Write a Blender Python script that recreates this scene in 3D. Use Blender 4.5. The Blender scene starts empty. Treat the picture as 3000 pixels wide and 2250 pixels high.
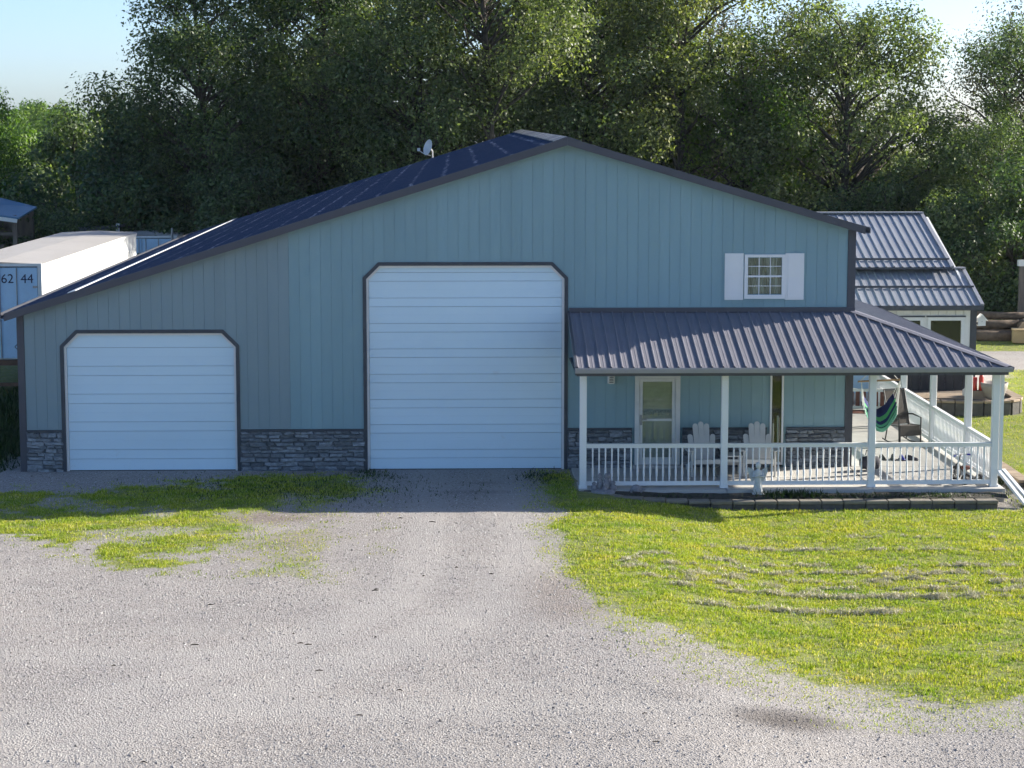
import bpy, bmesh, math, random
import numpy as np
from mathutils import Vector, Matrix

R = math.radians
sc = bpy.context.scene
C = bpy.context.collection

# ------------------------------------------------------------------ camera, sky, sun, exposure
cam_d = bpy.data.cameras.new('camera')
cam = bpy.data.objects.new('camera', cam_d)
C.objects.link(cam)
cam.location = (9.5, -44.7, 7.56)
PITCH = math.atan(775 / 6066)
YAW = math.atan(159 / (6066 / math.cos(PITCH)))
cam.rotation_euler = (math.pi / 2 - PITCH, 0, -YAW)
cam_d.sensor_width = 36
cam_d.lens = 36 * 6066 / 3000
cam_d.clip_start = 0.5
cam_d.clip_end = 3000
sc.camera = cam

SUN = Vector((2.3, 0.80, 1.0)).normalized()
elev = math.asin(SUN.z)
azim = math.atan2(SUN.x, SUN.y)
world = bpy.data.worlds.new('World')
sc.world = world
world.use_nodes = True
wn = world.node_tree
bg = wn.nodes['Background']
sky = wn.nodes.new('ShaderNodeTexSky')
sky.sky_type = 'NISHITA'
sky.sun_disc = False
sky.sun_elevation = elev
sky.sun_rotation = azim
sky.altitude = 200
sky.air_density = 0.6
sky.dust_density = 1.0
sky.ozone_density = 3.0
wn.links.new(sky.outputs[0], bg.inputs[0])
bg.inputs[1].default_value = 0.098
sun_d = bpy.data.lights.new('sun', 'SUN')
sun_d.energy = 5.0
sun_d.angle = R(0.53)
sun_d.color = (1.0, 0.93, 0.82)
sun = bpy.data.objects.new('sun', sun_d)
C.objects.link(sun)
sun.location = (60, 25, 40)
sun.rotation_euler = SUN.to_track_quat('Z', 'Y').to_euler()
sc.view_settings.view_transform = 'Standard'
sc.view_settings.look = 'None'
sc.view_settings.gamma = 1
sc.view_settings.exposure = 1.32
sc.render.engine = 'CYCLES'
sc.cycles.max_bounces = 4
sc.cycles.use_adaptive_sampling = True
sc.cycles.adaptive_threshold = 0.025
sc.cycles.adaptive_min_samples = 16
sc.cycles.diffuse_bounces = 2
sc.cycles.volume_bounces = 0
sc.cycles.glossy_bounces = 2
sc.cycles.transmission_bounces = 4
sc.cycles.transparent_max_bounces = 8
sc.cycles.use_denoising = True

# ------------------------------------------------------------------ helpers
def sm(a, b, x):
    t = np.clip((np.asarray(x, float) - a) / (b - a), 0, 1)
    return t * t * (3 - 2 * t)

_lat = np.random.default_rng(5).random((256, 256))
def vnoise(x, y, s=1.0):
    x = np.asarray(x, float) * s + 1000.3
    y = np.asarray(y, float) * s + 1000.7
    i = np.floor(x).astype(int); j = np.floor(y).astype(int)
    fx = x - i; fy = y - j
    fx = fx * fx * (3 - 2 * fx); fy = fy * fy * (3 - 2 * fy)
    a = _lat[i % 256, j % 256]; b = _lat[(i + 1) % 256, j % 256]
    c = _lat[i % 256, (j + 1) % 256]; d = _lat[(i + 1) % 256, (j + 1) % 256]
    return (a * (1 - fx) + b * fx) * (1 - fy) + (c * (1 - fx) + d * fx) * fy
def fbm(x, y, s):
    return (vnoise(x, y, s) + 0.5 * vnoise(x, y, s * 2.1) + 0.25 * vnoise(x, y, s * 4.3)) / 1.75

def poly_sd(x, y, poly):
    """signed distance to a polygon, positive inside"""
    x = np.asarray(x, float); y = np.asarray(y, float)
    d = np.full(x.shape, 1e9); ins = np.zeros(x.shape, bool)
    n = len(poly)
    for k in range(n):
        ax, ay = poly[k]; bx_, by_ = poly[(k + 1) % n]
        ex, ey = bx_ - ax, by_ - ay
        t = np.clip(((x - ax) * ex + (y - ay) * ey) / (ex * ex + ey * ey + 1e-9), 0, 1)
        d = np.minimum(d, np.hypot(x - ax - t * ex, y - ay - t * ey))
        c = ((ay > y) != (by_ > y)) & (x < (bx_ - ax) * (y - ay) / (by_ - ay + 1e-12) + ax)
        ins ^= c
    return np.where(ins, d, -d)

class MB:
    def __init__(s): s.v = []; s.f = []
    def add(s, vs, fs):
        o = len(s.v); s.v += [tuple(p) for p in vs]; s.f += [tuple(o + i for i in f) for f in fs]; return s
    def box(s, x0, x1, y0, y1, z0, z1):
        return s.add([(x0, y0, z0), (x1, y0, z0), (x1, y1, z0), (x0, y1, z0), (x0, y0, z1), (x1, y0, z1), (x1, y1, z1), (x0, y1, z1)],
                     [(0, 3, 2, 1), (4, 5, 6, 7), (0, 1, 5, 4), (1, 2, 6, 5), (2, 3, 7, 6), (3, 0, 4, 7)])
    def cbox(s, x0, x1, y0, y1, z0, z1, b=0.01):
        """box with bevelled edges"""
        bm = bmesh.new()
        bmesh.ops.create_cube(bm, size=1)
        for v in bm.verts:
            v.co = ((x0 + x1) / 2 + v.co.x * (x1 - x0), (y0 + y1) / 2 + v.co.y * (y1 - y0), (z0 + z1) / 2 + v.co.z * (z1 - z0))
        bmesh.ops.bevel(bm, geom=bm.edges[:], offset=b, segments=1, affect='EDGES')
        bm.verts.index_update()
        s.add([v.co[:] for v in bm.verts], [[v.index for v in f.verts] for f in bm.faces]); bm.free(); return s
    def bar(s, a, b, w, h=None, up=(0, 0, 1)):
        """rectangular bar from a to b"""
        h = h or w
        a = Vector(a); b = Vector(b); d = (b - a).normalized(); u = Vector(up)
        if abs(d.dot(u)) > 0.98: u = Vector((0, 1, 0))
        r = d.cross(u).normalized(); u = r.cross(d).normalized()
        vs = []
        for p in (a, b):
            for i, j in ((-1, -1), (1, -1), (1, 1), (-1, 1)): vs.append(p + r * (i * w / 2) + u * (j * h / 2))
        return s.add(vs, [(3, 2, 1, 0), (4, 5, 6, 7), (0, 1, 5, 4), (1, 2, 6, 5), (2, 3, 7, 6), (3, 0, 4, 7)])
    def tube(s, pts, rad, n=8, cap=True):
        pts = [Vector(p) for p in pts]
        if not isinstance(rad, (list, tuple)): rad = [rad] * len(pts)
        o = len(s.v); prev = None
        for i, p in enumerate(pts):
            d = (pts[min(i + 1, len(pts) - 1)] - pts[max(i - 1, 0)]).normalized()
            if prev is None:
                u = Vector((0, 0, 1)) if abs(d.z) < 0.9 else Vector((1, 0, 0))
            else: u = prev
            r = d.cross(u).normalized(); u = r.cross(d).normalized(); prev = u
            for k in range(n):
                a = 2 * math.pi * k / n
                s.v.append(tuple(p + (r * math.cos(a) + u * math.sin(a)) * rad[i]))
        for i in range(len(pts) - 1):
            for k in range(n):
                a = o + i * n + k; b = o + i * n + (k + 1) % n
                s.f.append((a, b, b + n, a + n))
        if cap:
            s.f.append(tuple(o + k for k in range(n))[::-1])
            s.f.append(tuple(o + (len(pts) - 1) * n + k for k in range(n)))
        return s
    def prism(s, poly, y0, y1):
        """polygon in x,z (counter-clockwise seen from -y) extruded from y0 (front) to y1 (back)"""
        n = len(poly); o = len(s.v)
        s.v += [(x, y0, z) for x, z in poly] + [(x, y1, z) for x, z in poly]
        s.f.append(tuple(o + k for k in range(n)))
        s.f.append(tuple(o + n + k for k in range(n))[::-1])
        for k in range(n):
            a = o + k; b = o + (k + 1) % n
            s.f.append((a, a + n, b + n, b))
        return s
    def lathe(s, prof, c=(0, 0, 0), n=16):
        o = len(s.v)
        for r, z in prof:
            for k in range(n):
                a = 2 * math.pi * k / n
                s.v.append((c[0] + r * math.cos(a), c[1] + r * math.sin(a), c[2] + z))
        for i in range(len(prof) - 1):
            for k in range(n):
                a = o + i * n + k; b = o + i * n + (k + 1) % n
                s.f.append((a, b, b + n, a + n))
        s.f.append(tuple(o + k for k in range(n))[::-1])
        s.f.append(tuple(o + (len(prof) - 1) * n + k for k in range(n)))
        return s
    def mesh(s, name, m, smooth=False):
        me = bpy.data.meshes.new(name)
        me.from_pydata(s.v, [], s.f); me.update()
        bm = bmesh.new(); bm.from_mesh(me); bmesh.ops.recalc_face_normals(bm, faces=bm.faces[:]); bm.to_mesh(me); bm.free()
        if smooth: me.polygons.foreach_set('use_smooth', [True] * len(me.polygons))
        if m: me.materials.append(m)
        return me
    def build(s, name, m, parent=None, smooth=False):
        return link(name, s.mesh(name, m, smooth), parent)

def link(name, me, parent=None, loc=None):
    o = bpy.data.objects.new(name, me); C.objects.link(o)
    if parent is not None:
        o.parent = parent
    if loc is not None: o.location = loc
    return o
def tag(o, label, cat, group=None, kind=None):
    o['label'] = label; o['category'] = cat
    if group: o['group'] = group
    if kind: o['kind'] = kind
    return o
def thing(name, label, cat, loc=(0, 0, 0), rz=0, group=None):
    o = bpy.data.objects.new(name, None); C.objects.link(o)
    o.location = loc; o.rotation_euler = (0, 0, rz); o.empty_display_size = 0.2
    return tag(o, label, cat, group)
def struct(o):
    o['kind'] = 'structure'; return o
def copy_tree(o, parent=None):
    c = o.copy(); C.objects.link(c); c.parent = parent
    for ch in [k for k in bpy.data.objects if k.parent == o]: copy_tree(ch, c)
    return c
def fast_mesh(name, V, F, m, smooth=False):
    """V (n,3), F (k,m) equal-sided faces"""
    V = np.asarray(V, np.float32); F = np.asarray(F, np.int32)
    me = bpy.data.meshes.new(name)
    me.vertices.add(len(V)); me.vertices.foreach_set('co', V.ravel())
    k, n = F.shape
    me.loops.add(k * n); me.loops.foreach_set('vertex_index', F.ravel())
    me.polygons.add(k); me.polygons.foreach_set('loop_start', np.arange(0, k * n, n, dtype=np.int32))
    try: me.polygons.foreach_set('loop_total', np.full(k, n, np.int32))
    except Exception: pass
    me.update(calc_edges=True)
    if smooth: me.polygons.foreach_set('use_smooth', np.ones(k, bool))
    if m: me.materials.append(m)
    return me

# ------------------------------------------------------------------ materials
def nodes_of(name):
    m = bpy.data.materials.new(name); m.use_nodes = True
    nt = m.node_tree; return m, nt, nt.nodes['Principled BSDF']
def N(nt, t, **kw):
    n = nt.nodes.new(t)
    for k, v in kw.items():
        if isinstance(k, str) and hasattr(n, k): setattr(n, k, v)
    return n
def mixc(nt, fac, a, b, mode='MIX'):
    n = nt.nodes.new('ShaderNodeMix'); n.data_type = 'RGBA'; n.blend_type = mode
    for sock, v in ((n.inputs[0], fac), (n.inputs[6], a), (n.inputs[7], b)):
        if hasattr(v, 'type') and hasattr(v, 'node'): nt.links.new(v, sock)
        elif isinstance(v, (int, float)): sock.default_value = v
        else: sock.default_value = (*v, 1)
    return n.outputs[2]
def ramp(nt, fac, stops, interp='LINEAR'):
    n = nt.nodes.new('ShaderNodeValToRGB'); n.color_ramp.interpolation = interp
    els = n.color_ramp.elements
    while len(els) < len(stops): els.new(0.5)
    for e, (p, c) in zip(els, stops):
        e.position = p; e.color = (*c, 1) if len(c) == 3 else c
    nt.links.new(fac, n.inputs[0]); return n.outputs[0]
def noise(nt, vec, scale, detail=4, rough=0.55):
    n = nt.nodes.new('ShaderNodeTexNoise'); n.inputs['Scale'].default_value = scale
    n.inputs['Detail'].default_value = detail; n.inputs['Roughness'].default_value = rough
    if vec is not None: nt.links.new(vec, n.inputs['Vector'])
    return n.outputs[0]
def pos(nt, scale=(1, 1, 1)):
    g = nt.nodes.new('ShaderNodeNewGeometry')
    if scale == (1, 1, 1): return g.outputs['Position']
    mp = nt.nodes.new('ShaderNodeMapping'); mp.inputs['Scale'].default_value = scale
    nt.links.new(g.outputs['Position'], mp.inputs['Vector']); return mp.outputs[0]
def bump(nt, b, h, strength, dist=0.02):
    n = nt.nodes.new('ShaderNodeBump'); n.inputs['Strength'].default_value = strength; n.inputs['Distance'].default_value = dist
    nt.links.new(h, n.inputs['Height']); nt.links.new(n.outputs[0], b.inputs['Normal'])
def paint(name, col, rough=0.5, var=0.12, vscale=1.5, stretch=(1, 1, 1), bs=0.0, bscale=30, spec=0.5, metal=0.0, island=0.0, dirt=None):
    """painted or plain surface: base colour, patchy variation, faint relief, optional per-piece tint"""
    m, nt, b = nodes_of(name)
    p = pos(nt, stretch)
    n1 = noise(nt, p, vscale, 5, 0.6)
    lo = tuple(c * (1 - var) for c in col); hi = tuple(min(1, c * (1 + var)) for c in col)
    c = ramp(nt, n1, [(0.3, lo), (0.7, hi)])
    if island:
        g = nt.nodes.new('ShaderNodeNewGeometry')
        oi = nt.nodes.new('ShaderNodeObjectInfo')
        ad = N(nt, 'ShaderNodeMath', operation='ADD'); nt.links.new(g.outputs['Random Per Island'], ad.inputs[0]); nt.links.new(oi.outputs['Random'], ad.inputs[1])
        fr = N(nt, 'ShaderNodeMath', operation='FRACT'); nt.links.new(ad.outputs[0], fr.inputs[0])
        t = ramp(nt, fr.outputs[0], [(0, (1 - island,) * 3), (1, (1 + island * 0.6,) * 3)])
        c = mixc(nt, 1.0, c, t, 'MULTIPLY')
    if dirt:
        d = ramp(nt, noise(nt, pos(nt), dirt[1], 6, 0.7), [(dirt[2], (0, 0, 0)), (min(1, dirt[2] + 0.2), (1, 1, 1))])
        c = mixc(nt, d, c, dirt[0])
    nt.links.new(c, b.inputs['Base Color'])
    b.inputs['Roughness'].default_value = rough
    b.inputs['Metallic'].default_value = metal
    b.inputs['Specular IOR Level'].default_value = spec
    if bs: bump(nt, b, noise(nt, pos(nt), bscale, 4, 0.6), bs)
    return m

M = {}
M['siding'] = paint('siding_paint', (0.228, 0.365, 0.402), 0.55, 0.07, 0.9, (1, 1, 0.12), 0.03, 8, island=0.03)
M['siding_old'] = paint('siding_paint_faded', (0.228, 0.310, 0.334), 0.6, 0.07, 0.9, (1, 1, 0.12), 0.03, 8, island=0.025)
M['siding_back'] = paint('siding_joint', (0.185, 0.31, 0.345), 0.7)
M['trim'] = paint('trim_paint', (0.062, 0.066, 0.082), 0.45, 0.1, 2)
M['trimdk'] = paint('jamb_trim_paint', (0.045, 0.055, 0.07), 0.5, 0.1, 2)
M['door'] = paint('door_paint', (0.64, 0.81, 0.90), 0.4, 0.035, 0.7, (0.3, 1, 1), 0.02, 5, island=0.02, dirt=((0.55, 0.53, 0.48), 0.8, 0.66))
M['white'] = paint('white_vinyl', (0.80, 0.81, 0.80), 0.4, 0.03, 1.2)
M['whitedirt'] = paint('weathered_white', (0.70, 0.70, 0.66), 0.55, 0.08, 3)
M['roof'] = paint('porch_roof_paint', (0.215, 0.212, 0.24), 0.6, 0.08, 1.2, island=0.03, spec=0.1)
M['wingroof'] = paint('wing_roof_paint', (0.31, 0.32, 0.35), 0.5, 0.07, 1.2, island=0.03)
M['roofedge'] = paint('roof_edge_metal', (0.30, 0.30, 0.32), 0.4, 0.06, 2)
M['stone'] = paint('ledge_stone', (0.21, 0.235, 0.255), 0.85, 0.4, 11, (1, 1, 2.5), 0.7, 40, island=0.42)
M['mortar'] = paint('mortar', (0.10, 0.115, 0.13), 0.95, 0.2, 20)
M['conc'] = paint('concrete', (0.47, 0.455, 0.42), 0.85, 0.08, 2.5, bs=0.1, bscale=40, dirt=((0.36, 0.34, 0.30), 1.2, 0.62))
M['block'] = paint('wall_block', (0.11, 0.10, 0.088), 0.92, 0.22, 8, bs=0.5, bscale=30, island=0.2)
M['cap'] = paint('cap_stone', (0.22, 0.195, 0.155), 0.9, 0.15, 6, bs=0.3, bscale=30, island=0.12)
M['mulch'] = paint('mulch', (0.055, 0.05, 0.038), 0.95, 0.5, 14, bs=1.0, bscale=35)
M['soil'] = paint('soil', (0.15, 0.115, 0.085), 0.95, 0.3, 5, bs=0.8, bscale=20)
M['wood'] = paint('grey_wood', (0.17, 0.14, 0.115), 0.85, 0.25, 6, (1, 1, 0.2), 0.3, 30, island=0.2)
M['redwood'] = paint('red_brown_wood', (0.16, 0.060, 0.042), 0.6, 0.2, 6, island=0.15)
M['plank'] = paint('plank_top', (0.33, 0.25, 0.17), 0.85, 0.2, 5, (0.3, 1, 1), island=0.15)
M['adir'] = paint('chair_plastic', (0.62, 0.62, 0.58), 0.55, 0.06, 4, island=0.04)
M['darkmetal'] = paint('dark_metal', (0.025, 0.022, 0.022), 0.4, 0.1, 5)
M['sling'] = paint('sling_mesh', (0.085, 0.072, 0.060), 0.8, 0.15, 20)
M['black'] = paint('black_rubber', (0.018, 0.017, 0.018), 0.6, 0.1, 5)
M['rope'] = paint('white_rope', (0.78, 0.76, 0.70), 0.8, 0.05, 10)
M['dowel'] = paint('wood_dowel', (0.42, 0.27, 0.13), 0.6, 0.15, 10)
M['statue'] = paint('cast_stone', (0.56, 0.58, 0.57), 0.8, 0.12, 12, bs=0.3, bscale=40)
M['ornament'] = paint('grey_cast_stone', (0.24, 0.235, 0.25), 0.9, 0.25, 20, bs=0.6, bscale=40)
M['trailer'] = paint('trailer_white', (0.74, 0.74, 0.72), 0.4, 0.03, 0.8, (1, 0.2, 1), dirt=((0.62, 0.60, 0.55), 0.7, 0.66))
M['trailerdoor'] = paint('trailer_door', (0.46, 0.65, 0.80), 0.5, 0.07, 1.4, dirt=((0.42, 0.44, 0.44), 1.5, 0.68))
M['trailerroof'] = paint('trailer_roof', (0.42, 0.395, 0.36), 0.6, 0.06, 0.6)
M['navy'] = paint('navy_lettering', (0.01, 0.015, 0.06), 0.5)
M['steel'] = paint('steel', (0.30, 0.30, 0.30), 0.4, 0.15, 6, metal=0.6)
M['rust'] = paint('rusty_steel', (0.16, 0.085, 0.05), 0.8, 0.35, 8)
M['blueroof'] = paint('blue_sheet_roof', (0.045, 0.15, 0.26), 0.45, 0.12, 1.5)
M['bark'] = paint('bark', (0.062, 0.050, 0.040), 0.95, 0.35, 5, (1, 1, 0.3), 0.8, 14)
M['logend'] = paint('log_bark', (0.13, 0.095, 0.065), 0.95, 0.35, 6, bs=0.6, bscale=14, island=0.3)
M['cutwood'] = paint('cut_wood', (0.34, 0.26, 0.17), 0.85, 0.2, 9)
M['card'] = paint('tan_board', (0.38, 0.28, 0.15), 0.85, 0.1, 4)
M['charcoal'] = paint('charcoal_siding', (0.045, 0.044, 0.046), 0.6, 0.1, 2)
M['wingwall'] = paint('wing_siding', (0.80, 0.80, 0.77), 0.6, 0.05, 1, island=0.04)
M['red'] = paint('red_paint', (0.55, 0.045, 0.025), 0.45, 0.1, 6)
M['potgrey'] = paint('grey_pot', (0.34, 0.31, 0.27), 0.85, 0.12, 6)
M['blue'] = paint('blue_plastic', (0.03, 0.04, 0.30), 0.4)
M['bagdark'] = paint('dark_fabric', (0.05, 0.05, 0.06), 0.9, 0.3, 8)
M['shade_cloth'] = paint('door_shade', (0.66, 0.67, 0.58), 0.9, 0.10, 4, (1, 1, 4))
M['dish'] = paint('dish_grey', (0.62, 0.63, 0.62), 0.45)
M['rock'] = paint('field_rock', (0.36, 0.35, 0.34), 0.9, 0.25, 6, bs=0.6, bscale=20, island=0.25)

def glass_mat(name, tint, refl):
    m = bpy.data.materials.new(name); m.use_nodes = True; nt = m.node_tree; nt.nodes.clear()
    out = nt.nodes.new('ShaderNodeOutputMaterial'); tr = nt.nodes.new('ShaderNodeBsdfTransparent'); tr.inputs[0].default_value = (*tint, 1)
    gl = nt.nodes.new('ShaderNodeBsdfGlossy'); gl.inputs['Roughness'].default_value = 0.02
    fr = nt.nodes.new('ShaderNodeFresnel'); fr.inputs[0].default_value = 1.5
    ma = N(nt, 'ShaderNodeMath', operation='ADD'); ma.inputs[1].default_value = refl; nt.links.new(fr.outputs[0], ma.inputs[0])
    mx = nt.nodes.new('ShaderNodeMixShader'); nt.links.new(ma.outputs[0], mx.inputs[0]); nt.links.new(tr.outputs[0], mx.inputs[1]); nt.links.new(gl.outputs[0], mx.inputs[2])
    nt.links.new(mx.outputs[0], out.inputs[0]); return m
M['glass'] = glass_mat('window_glass', (0.86, 0.9, 0.88), 0.0)
M['doorjoint'] = paint('door_joint', (0.38, 0.48, 0.54), 0.7)
M['darkglass'] = paint('dark_interior', (0.02, 0.022, 0.02), 0.7)

def curtain_mat():
    m, nt, b = nodes_of('curtain_cloth')
    w = nt.nodes.new('ShaderNodeTexNoise'); w.inputs['Scale'].default_value = 14
    mp = nt.nodes.new('ShaderNodeMapping'); mp.inputs['Scale'].default_value = (1, 1, 0.12)
    g = nt.nodes.new('ShaderNodeNewGeometry'); nt.links.new(g.outputs['Position'], mp.inputs[0]); nt.links.new(mp.outputs[0], w.inputs['Vector'])
    nt.links.new(ramp(nt, w.outputs[0], [(0.35, (0.40, 0.42, 0.30)), (0.65, (0.85, 0.85, 0.72))]), b.inputs['Base Color'])
    b.inputs['Roughness'].default_value = 0.9; return m
M['curtain'] = curtain_mat()

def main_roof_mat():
    """dark blue-grey sheet roof with pale scuffed rows along the purlins, sun glints on dents painted in"""
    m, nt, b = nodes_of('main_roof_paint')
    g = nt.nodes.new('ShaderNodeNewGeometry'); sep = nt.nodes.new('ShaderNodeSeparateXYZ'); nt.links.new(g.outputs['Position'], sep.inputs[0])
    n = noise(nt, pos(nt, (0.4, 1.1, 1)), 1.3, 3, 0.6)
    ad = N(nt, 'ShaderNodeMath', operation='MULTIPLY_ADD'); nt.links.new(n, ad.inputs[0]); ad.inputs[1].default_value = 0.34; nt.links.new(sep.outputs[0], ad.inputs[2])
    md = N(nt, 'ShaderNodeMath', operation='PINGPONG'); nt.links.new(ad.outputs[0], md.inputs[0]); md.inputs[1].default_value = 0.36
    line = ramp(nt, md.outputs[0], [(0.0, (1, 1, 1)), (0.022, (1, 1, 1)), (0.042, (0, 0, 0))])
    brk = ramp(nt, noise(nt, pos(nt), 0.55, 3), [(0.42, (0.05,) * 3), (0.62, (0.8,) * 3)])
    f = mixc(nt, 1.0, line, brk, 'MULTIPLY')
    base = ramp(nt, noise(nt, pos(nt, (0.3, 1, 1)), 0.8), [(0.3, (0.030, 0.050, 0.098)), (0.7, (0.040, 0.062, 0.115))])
    c = mixc(nt, f, base, (0.34, 0.36, 0.42))  # scuffs and sun glints on the sheet put into one pale colour
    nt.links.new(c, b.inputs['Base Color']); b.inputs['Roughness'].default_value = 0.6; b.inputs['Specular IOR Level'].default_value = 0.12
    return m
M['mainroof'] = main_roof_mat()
M['ridge'] = paint('weathered_ridge', (0.10, 0.105, 0.125), 0.5, 0.2, 2, dirt=((0.62, 0.60, 0.55), 1.3, 0.5))

def hammock_mat():
    m, nt, b = nodes_of('striped_cotton')
    a = nt.nodes.new('ShaderNodeAttribute'); a.attribute_name = 'stripe'
    c = ramp(nt, a.outputs['Fac'], [(0.0, (0.015, 0.022, 0.10)), (0.16, (0.02, 0.03, 0.14)), (0.24, (0.10, 0.42, 0.15)), (0.36, (0.012, 0.02, 0.10)), (0.50, (0.10, 0.36, 0.20)),
                                    (0.60, (0.012, 0.07, 0.05)), (0.68, (0.16, 0.44, 0.27)), (0.80, (0.012, 0.06, 0.06)), (0.86, (0.18, 0.42, 0.30))], 'CONSTANT')
    nt.links.new(c, b.inputs['Base Color']); b.inputs['Roughness'].default_value = 0.9; return m
M['hammock'] = hammock_mat()

def leaf_mat(name, dark, light, trans=0.25):
    m = bpy.data.materials.new(name); m.use_nodes = True; nt = m.node_tree; b = nt.nodes['Principled BSDF']
    g = nt.nodes.new('ShaderNodeNewGeometry')
    oi = nt.nodes.new('ShaderNodeObjectInfo')
    c = ramp(nt, g.outputs['Random Per Island'], [(0.0, dark), (0.75, tuple((a + 2 * d) / 3 for a, d in zip(light, dark))), (1.0, light)])
    big = ramp(nt, noise(nt, pos(nt), 0.45, 3), [(0.3, (0.6, 0.66, 0.7)), (0.7, (1.35, 1.25, 1.0))])
    c = mixc(nt, 1.0, c, big, 'MULTIPLY')
    ob = ramp(nt, oi.outputs['Random'], [(0, (0.8, 0.9, 0.9)), (1, (1.2, 1.1, 0.95))])
    c = mixc(nt, 1.0, c, ob, 'MULTIPLY')
    nt.links.new(c, b.inputs['Base Color']); b.inputs['Roughness'].default_value = 0.5; b.inputs['Specular IOR Level'].default_value = 0.35
    tl = nt.nodes.new('ShaderNodeBsdfTranslucent'); tc = mixc(nt, 1.0, c, (1.1, 1.25, 0.5), 'MULTIPLY'); nt.links.new(tc, tl.inputs[0])
    mx = nt.nodes.new('ShaderNodeMixShader'); mx.inputs[0].default_value = trans
    out = nt.nodes['Material Output']; nt.links.new(b.outputs[0], mx.inputs[1]); nt.links.new(tl.outputs[0], mx.inputs[2]); nt.links.new(mx.outputs[0], out.inputs[0])
    return m
M['leaf_dark'] = leaf_mat('leaf_dark_green', (0.042, 0.076, 0.042), (0.19, 0.26, 0.12), 0.4)
M['leaf_olive'] = leaf_mat('leaf_olive', (0.072, 0.104, 0.045), (0.36, 0.41, 0.20), 0.42)
M['leaf_green'] = leaf_mat('leaf_fresh_green', (0.075, 0.14, 0.028), (0.23, 0.34, 0.070), 0.45)
M['leaf_grey'] = leaf_mat('leaf_grey_sparse', (0.09, 0.085, 0.07), (0.20, 0.19, 0.16), 0.2)
M['weed'] = leaf_mat('weed_leaf', (0.02, 0.04, 0.014), (0.07, 0.12, 0.03), 0.25)
# ------------------------------------------------------------------ ground
LEFT_P = [(1.0, -6.79), (1.79, -7.56), (2.64, -8.83), (3.57, -9.79), (4.4, -10.69), (4.77, -10.49), (4.92, -9.82), (5.39, -9.42), (5.92, -10.57), (6.52, -10.85), (7.28, -11.2), (7.82, -9.48), (7.91, -6.77), (7.78, -5.08), (7.86, -2.85), (7.68, -0.6), (6.71, -0.5), (4.82, -0.6), (3.87, -0.9), (2.92, -1.2), (1.85, -1.6), (0.1, -1.9), (-4.0, -2.0), (-9.0, -2.0), (-9.0, -5.0), (-4.0, -5.6), (-1.0, -6.2)]
RIGHT_P = [(11.46, -0.52), (11.31, -2.39), (11.38, -4.65), (11.32, -6.68), (11.32, -9.11), (11.35, -11.74), (11.51, -12.93), (11.87, -13.82), (12.35, -14.26), (13.03, -15.1), (13.67, -15.89), (14.51, -16.74), (15.17, -17.02), (15.67, -17.92), (16.16, -17.82), (17.19, -17.42), (18.58, -17.46), (34, -17.5), (34, -2.1), (21.4, -2.1), (20.7, -3.6), (13.0, -3.4), (12.0, -2.6), (11.9, -0.4)]
YARD_P = [(21.45, -2.0), (34, -2.0), (40, 17.6), (26.3, 17.8), (23.6, 12.0), (23.6, 10.6), (21.3, 10.6)]
YARD2_P = [(25.0, 22.8), (40, 22.2), (40, 27.0), (25.0, 27.2)]

def zground(x, y):
    x = np.asarray(x, float); y = np.asarray(y, float)
    A = sm(11.8, 15.5, x) * np.where(x < 20.9, 1.0, sm(-3.30, -3.55, y)) * sm(0.5, -0.2, y)
    P = sm(21.36, 21.44, x) * sm(-2.04, -1.96, y)
    B = sm(20.7, 20.8, x) * (1 - P) * sm(8.0, 3.0, y)
    z = -0.28 * np.maximum(A, B * np.where(y > -3.5, 0.75, 1.0))
    z = z - 0.09 * sm(5.5, 1.0, x) * sm(-0.2, -2.0, y) * sm(-12, -8, y)
    z = z - 0.9 * sm(27, 45, y) - 0.35 * sm(-0.5, -6, x) * sm(2, 10, y)
    und = (fbm(x, y, 0.5) - 0.5) * 0.05 + (fbm(x + 50, y, 2.2) - 0.5) * 0.02
    return z + und * sm(-0.4, -1.5, y) + (-0.04) * (1 - sm(-0.4, -1.5, y))

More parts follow.
